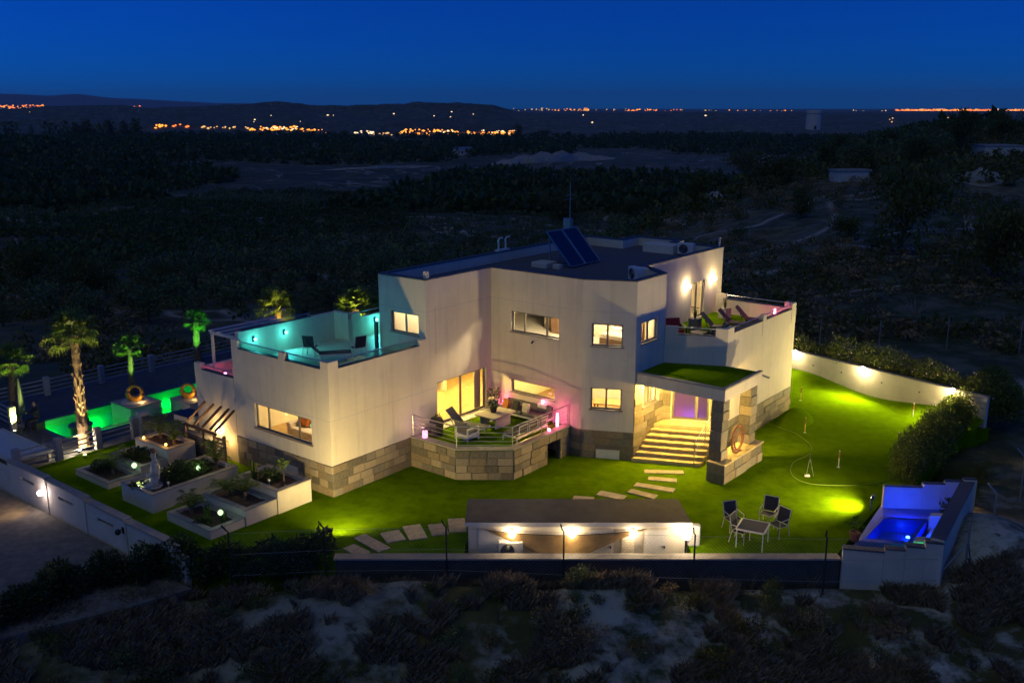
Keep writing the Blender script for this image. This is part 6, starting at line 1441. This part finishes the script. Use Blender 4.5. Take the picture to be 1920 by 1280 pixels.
ok = ~((U_ > -26) & (U_ < 13) & (V_ < 32)) & ~in_poly(X_, Y_, LAWN) & ~((X_ > 12) & (Y_ < 62) & (X_ < 30)) & (vnoise(X_/17., Y_/17., 71)+.35*vnoise(X_/4., Y_/4., 72) > .52) & ~in_poly(X_, Y_, PATCH)
X_, Y_ = X_[ok], Y_[ok]; Z_ = terr(X_, Y_); wild = [(x, y, z-.1, random.uniform(.35, 1.)*(1+y/400)) for x, y, z in zip(X_, Y_, Z_)]
tree_mass('wild_scrub', wild[::2], 'leaf_pine', 30, 1.0, 1.1, .36, 'wild green scrub on the slopes around the villa', 81); tree_mass('dry_scrub', wild[1::2], 'leaf_dry', 30, 1.0, .9, .34, 'dry brown scrub on the slopes around the villa', 85)
Y_ = 400+1600*RNG.random(10000)**1.4; X_ = RNG.uniform(-.56, .5, 10000)*Y_; ok = vnoise(X_/130., Y_/210., 73) > .36; X_, Y_ = X_[ok], Y_[ok]
farg = [(x, y, z-.3, random.uniform(.9, 1.9)*(1+y/2500)) for x, y, z in zip(X_, Y_, terr(X_, Y_))]
tree_mass('distant_groves', farg, 'leaf_citrus', 18, 2.4, 3.2, 1.9, 'distant groves covering the valley floor', 91)
# single trees one can pick out on the right slope and the skyline
tl = [(1690, 478, 170, 150, 'big dark pine on the slope right of the villa'), (1868, 535, 190, 150, 'big dark tree at the right edge of the slope'), (1545, 322, 60, 50, 'pale bushy tree below the white tower'), (1800, 292, 80, 70, 'dark tree on the right skyline by the track'), (1880, 262, 60, 50, 'dark tree at the far right skyline'), (1625, 325, 70, 45, 'grey-green tree in the middle of the right slope'), (1730, 315, 80, 50, 'dark tree right of the slope centre'), (1455, 350, 110, 60, 'dark spreading tree above the pale bank'), (1310, 385, 90, 60, 'dark tree beside the pale bank behind the villa'), (1180, 415, 60, 40, 'single dark tree on the pale field behind the roof'), (1050, 420, 90, 60, 'dense dark tree left of the antenna'), (1500, 410, 60, 55, 'dark tree on the slope above the villa'), (1590, 455, 80, 45, 'low dark tree in the scrub above the terrace'), (1400, 330, 90, 50, 'dark tree on the ridge above the pale bank'), (973, 262, 26, 26, 'round dark tree beside the lit village'), (1020, 262, 30, 16, 'low dark tree right of the lit village'), (1660, 280, 60, 34, 'dark ridge tree left of the track'), (1570, 290, 60, 34, 'dark ridge tree right of the white tower'), (60, 560, 110, 90, 'large dark tree at the left edge beyond the fence'), (170, 560, 90, 80, 'large dark tree beyond the fence behind the tall palm'), (320, 560, 70, 60, 'dark tree beyond the fence left of the green palm')]
for k, (px, py, wpx, hpx, lab) in enumerate(tl):
    q = ray_ground(px, py); d_ = math.hypot(q.x, q.y)*1.03; cm, tm = PI_[k % 3]; t = thing('pine_tree' if k < 2 else 'tree', lab, 'tree', q, k*1.3)
    t.scale = (wpx/2*d_/F, wpx/2*d_/F, hpx*d_/F); link('trunk', tm, t); link('crown', cm, t)
# ridge vegetation on the right and conifers on the left skyline
Y_ = RNG.uniform(170, 420, 1600); X_ = 16+Y_*Y_*.00085+RNG.uniform(-.12, .42, 1600)*Y_; ok = (np.abs(X_) < .57*Y_) & (vnoise(X_/30., Y_/30., 90) > .4); X_, Y_ = X_[ok], Y_[ok]
ridge = [(x, y, z-.2, random.uniform(.6, 1.3)) for x, y, z in zip(X_, Y_, terr(X_, Y_))]
tree_mass('ridge_scrub', ridge, 'leaf_pine', 46, 1.9, 2.6, .75, 'dark scrub and trees massed along the right ridge', 33)
con = []
for k in range(70):
    px = random.choice((random.uniform(0, 260), random.uniform(140, 262), random.uniform(560, 900))); q = ray_ground(px, 262 if px < 300 else 300); con.append((q.x, q.y, q.z, random.uniform(.6, 1.5)*math.hypot(q.x, q.y)/330))
tree_mass('skyline_conifers', con, 'leaf_pine', 50, 1.0, 4.6, .8, 'row of dark conifers along the far left rise', 44)
# bare shrub with pale branches behind the right wall
bs_ = ray_ground(1718, 590)
t = thing('bare_shrub', 'leafless pale-branched shrub on the slope above the right wall', 'shrub', bs_, 0); mb = MB()
for k in range(16):
    a = k*2.4; p = [Vector((0, 0, -.1))]
    for q in range(4): p.append(p[-1]+Vector((math.cos(a)*random.uniform(.15, .4), math.sin(a)*random.uniform(.15, .4), random.uniform(.2, .45)))); a += random.uniform(-.6, .6)
    mb.tube(p, .03, 4, r1=.008)
mb.build('branches', mat('bleached_wood', (.3, .24, .17), .9), t)
# ------------------------------------------------------------ far things: barn, tower, pale banks, hillside houses
def building(px, py, w, d, h, rz, label, gable=True, m='wall2', win=2):
    q = ray_ground(px, py); t = thing('farm_building', label, 'building', q, rz)
    MB().box(-w/2, w/2, -d/2, d/2, -2, h).build('wall', M[m], t)
    if gable: MB().add([(-w/2-.3, -d/2-.3, h), (w/2+.3, -d/2-.3, h), (w/2+.3, d/2+.3, h), (-w/2-.3, d/2+.3, h), (-w/2-.3, 0, h+w*.12), (w/2+.3, 0, h+w*.12)], [(0, 1, 5, 4), (2, 3, 4, 5), (0, 4, 3), (1, 2, 5), (0, 3, 2, 1)]).build('roof', M['galv'], t)
    else: MB().box(-w/2-.2, w/2+.2, -d/2-.2, d/2+.2, h+.01, h+.3).build('roof', M['cap'], t)
    for k in range(win): x = -w/2+w*(k+.7)/(win+.4); MB().box(x-w*.05, x+w*.05, -d/2-.06, -d/2-.005, h*.3, h*.7).build('window', M['black'], t)
building(868, 291, 20, 14, 7, .5, 'white farm building standing alone in the valley')
building(1868, 292, 9, 7, 2.2, 0, 'low pale wall-like building by the track on the right', False); building(1705, 232, 7, 5, 3, .3, 'small pale house on the right skyline')
building(1592, 338, 6, 3, 1.6, .2, 'small pale box among the trees on the right slope', False, win=0)
q = ray_ground(1524, 243); t = thing('water_tower', 'pale round tower rising from the right ridge', 'tower', q, 0); s = math.hypot(q.x, q.y)/F
MB().lathe([(13*s, -2), (12.5*s, 26*s), (13.5*s, 27*s), (13.5*s, 31*s), (11*s, 32*s)], 20).build('drum', M['wall2'], t); MB().box(-2*s, 2*s, -13.4*s, -12.2*s, 0, 6*s).build('door', M['black'], t)
M['chalk'] = mat('chalky_bank', (.34, .31, .26), .95, .3, .35, .6, 2.)
def bank(name, P, hgt, label):
    vs = []; fs = []; n = len(P); q = [ray_ground(*p) for p in P]; m = 9
    for i in range(n):
        d = Vector((q[i].x, q[i].y, 0)).normalized(); wdt = hgt*2.4
        for j in range(m): f = j/(m-1); e = hgt*math.sin(PI*f)**.7*math.sin(PI*(i+.4)/(n-.2))*(1+.3*math.sin(i*2.3+j)); p = q[i]+d*wdt*(f-.3); vs.append((p.x, p.y, TZ(p.x, p.y)-.4+max(.0, e)))
    for i in range(n-1):
        for j in range(m-1): fs.append((i*m+j, (i+1)*m+j, (i+1)*m+j+1, i*m+j+1))
    o = MB().add(vs, fs).build(name, M['chalk'], smooth=True); return tag(o, kind='structure')
bank('earth_bank', [(915+i*14, 310-i*.7) for i in range(18)], 9, '')
bank('pale_slope', [(1235+i*11, 398-i*2) for i in range(14)], 2.6, ''); bank('pale_slope', [(1040+i*12, 372-i*2.6) for i in range(10)], 1.6, ''); bank('pale_slope', [(590+i*30, 320-i*1.) for i in range(9)], 2., ''); bank('pale_slope', [(1780+i*14, 340-i*.5) for i in range(9)], 2.0, '')
# ------------------------------------------------------------ town and village lights
def lights(name, spec, label, seed):
    rng = np.random.default_rng(seed); groups = {}
    octv = np.array([(1, 0, 0), (-1, 0, 0), (0, 1, 0), (0, -1, 0), (0, 0, 1), (0, 0, -1)], float); octf = np.array([(0, 2, 4), (2, 1, 4), (1, 3, 4), (3, 0, 4), (2, 0, 5), (1, 2, 5), (3, 1, 5), (0, 3, 5)])
    for (x0, x1, y0, y1, n, dist, col, size) in spec:
        for k in range(n):
            px = rng.uniform(x0, x1); py = rng.uniform(y0, y1); dd = dist*rng.uniform(.96, 1.04); X = (px-960)/F*dd*1.03; Y = dd; Z = H-(py-HY)/F*dd*1.06
            if dist < 10000 and py > 212: q_ = ray_ground(px, py); X, Y, Z = q_.x, q_.y, q_.z+4; dd = Y
            r = size*dd/F*rng.uniform(.5, 1.25); groups.setdefault(col, []).append(octv*np.array([r*rng.uniform(.8, 1.7), r, r*.8])+np.array([X, Y, Z]))
    root = None
    for col, L in groups.items():
        V = np.concatenate(L); Fq = np.concatenate([octf+6*i for i in range(len(L))]); o = link(name, mesh_np(name, V, Fq, LM[col])); tag(o, label+' ('+col+')' if False else label, 'lights', kind='stuff')
LM = {'orange': emit('sodium_lamps', (1, .31, .04), 2.6), 'red': emit('red_sodium', (1, .2, .03), 2.2), 'white': emit('white_lamps', (1, .7, .4), 1.8), 'dim': emit('dim_lamps', (1, .55, .2), 1.2)}
lights('coast_town_lights', [(1640, 1920, 205, 209, 260, 14500, 'orange', 1.95), (1640, 1920, 205.5, 210, 330, 14500, 'red', 2.08), (1165, 1215, 204, 209, 26, 14500, 'orange', 1.43), (1165, 1260, 205, 210, 26, 14500, 'red', 1.56), (1330, 1460, 206, 210, 34, 14500, 'orange', 1.30), (1480, 1516, 212, 217, 14, 12000, 'red', 1.56), (1030, 1095, 203, 208, 26, 14500, 'orange', 1.30), (955, 1040, 203, 207, 16, 14500, 'dim', 1.43), (1095, 1165, 204, 208, 12, 14500, 'dim', 1.30), (1540, 1640, 206, 209, 9, 14500, 'white', 1.17), (1660, 1920, 204, 207, 30, 14500, 'white', 1.04), (1260, 1330, 205, 208, 8, 14500, 'dim', 1.30)], 'orange lights of the coast towns along the horizon', 1)
lights('inland_town_lights', [(5, 135, 197, 203, 50, 11500, 'orange', 1.43), (30, 135, 198, 203, 36, 11500, 'red', 1.56), (210, 302, 199, 204, 40, 11500, 'red', 1.43), (645, 690, 202, 206, 14, 11500, 'orange', 1.43), (0, 60, 208, 213, 10, 6000, 'dim', 1.30)], 'orange town lights on the left horizon', 2)
lights('village_lights', [(292, 312, 237, 243, 8, 2300, 'orange', 2.60), (318, 360, 237, 241, 5, 2300, 'red', 2.34), (370, 470, 240, 244, 14, 2300, 'dim', 2.08), (468, 555, 240, 248, 30, 2300, 'orange', 2.34), (500, 560, 240, 247, 12, 2300, 'white', 2.21), (555, 614, 245, 253, 22, 2300, 'orange', 2.08), (664, 702, 249, 255, 14, 2200, 'white', 2.21), (750, 860, 246, 257, 60, 2200, 'orange', 2.34), (870, 966, 250, 258, 60, 2200, 'orange', 2.21), (820, 966, 248, 257, 24, 2200, 'white', 1.95), (700, 780, 253, 257, 12, 2200, 'dim', 2.08)], 'warm lights of the village in the valley', 3)
lights('scattered_lights', [(380, 640, 206, 232, 6, 3300, 'white', 1.43), (720, 900, 208, 226, 5, 3300, 'white', 1.43), (1000, 1400, 214, 262, 4, 3000, 'white', 1.43), (1650, 1900, 222, 236, 6, 900, 'dim', 1.82), (260, 270, 210, 212, 1, 5000, 'red', 2.60)], 'single house lights scattered over the far hills', 4)
# village blocks under the lights, far mountains, haze
for k in range(26):
    px = random.choice((random.uniform(470, 612), random.uniform(750, 966))); q = ray_ground(px, 253); t = thing('village_house', 'pale house among the warm lights of the valley village', 'house', (q.x, q.y, q.z), random.uniform(0, 3), 'houses of the valley village'); w = random.uniform(8, 14)
    MB().box(-w/2, w/2, -5, 5, -3, 5).build('wall', M['wall2'], t); MB().add([(-w/2-.4, -5.4, 5), (w/2+.4, -5.4, 5), (w/2+.4, 5.4, 5), (-w/2-.4, 5.4, 5), (-w/2-.4, 0, 7), (w/2+.4, 0, 7)], [(0, 1, 5, 4), (2, 3, 4, 5), (0, 4, 3), (1, 2, 5), (0, 3, 2, 1)]).build('roof', M['terracotta'], t)
pf_ = [(-500, 150), (-200, 260), (0, 360), (60, 330), (120, 300), (170, 340), (230, 260), (330, 200), (420, 150), (560, 130), (700, 60), (900, 20), (1100, 10)]
vs = []; fs = []
for i in range(121):
    px = -500+1600*i/120; hh = float(np.interp(px, [p[0] for p in pf_], [p[1] for p in pf_]))*(1+.12*float(fbm(np.array([px/60.]), np.array([1.]), 4, 8)[0])); D = 21500
    for j, (dd, f) in enumerate(((-2500, 0), (-1200, .45), (0, 1.), (1500, .5), (3000, 0))): y = D+dd; vs.append(((px-960)/F*y, y, -60+hh*f))
for i in range(120):
    for j in range(4): fs.append((i*5+j, (i+1)*5+j, (i+1)*5+j+1, i*5+j+1))
tag(MB().add(vs, fs).build('mountains', mat('mountain_rock', (.1, .09, .08), .95, .3, .002), smooth=True), kind='structure')
# ------------------------------------------------------------ evening haze over the whole land
hz = bpy.data.materials.new('haze_air'); hz.use_nodes = True; t = hz.node_tree
t.nodes.remove(t.nodes['Principled BSDF']); pv = t.nodes.new('ShaderNodeVolumePrincipled'); pv.inputs['Color'].default_value = (.7, .9, 1, 1); pv.inputs['Density'].default_value = HAZE
t.links.new(pv.outputs[0], t.nodes['Material Output'].inputs['Volume'])
tag(MB().box(-17000, 17000, -400, 29000, -140, 420).build('haze', hz), 'thin evening haze over the valley and hills', 'haze', kind='stuff')
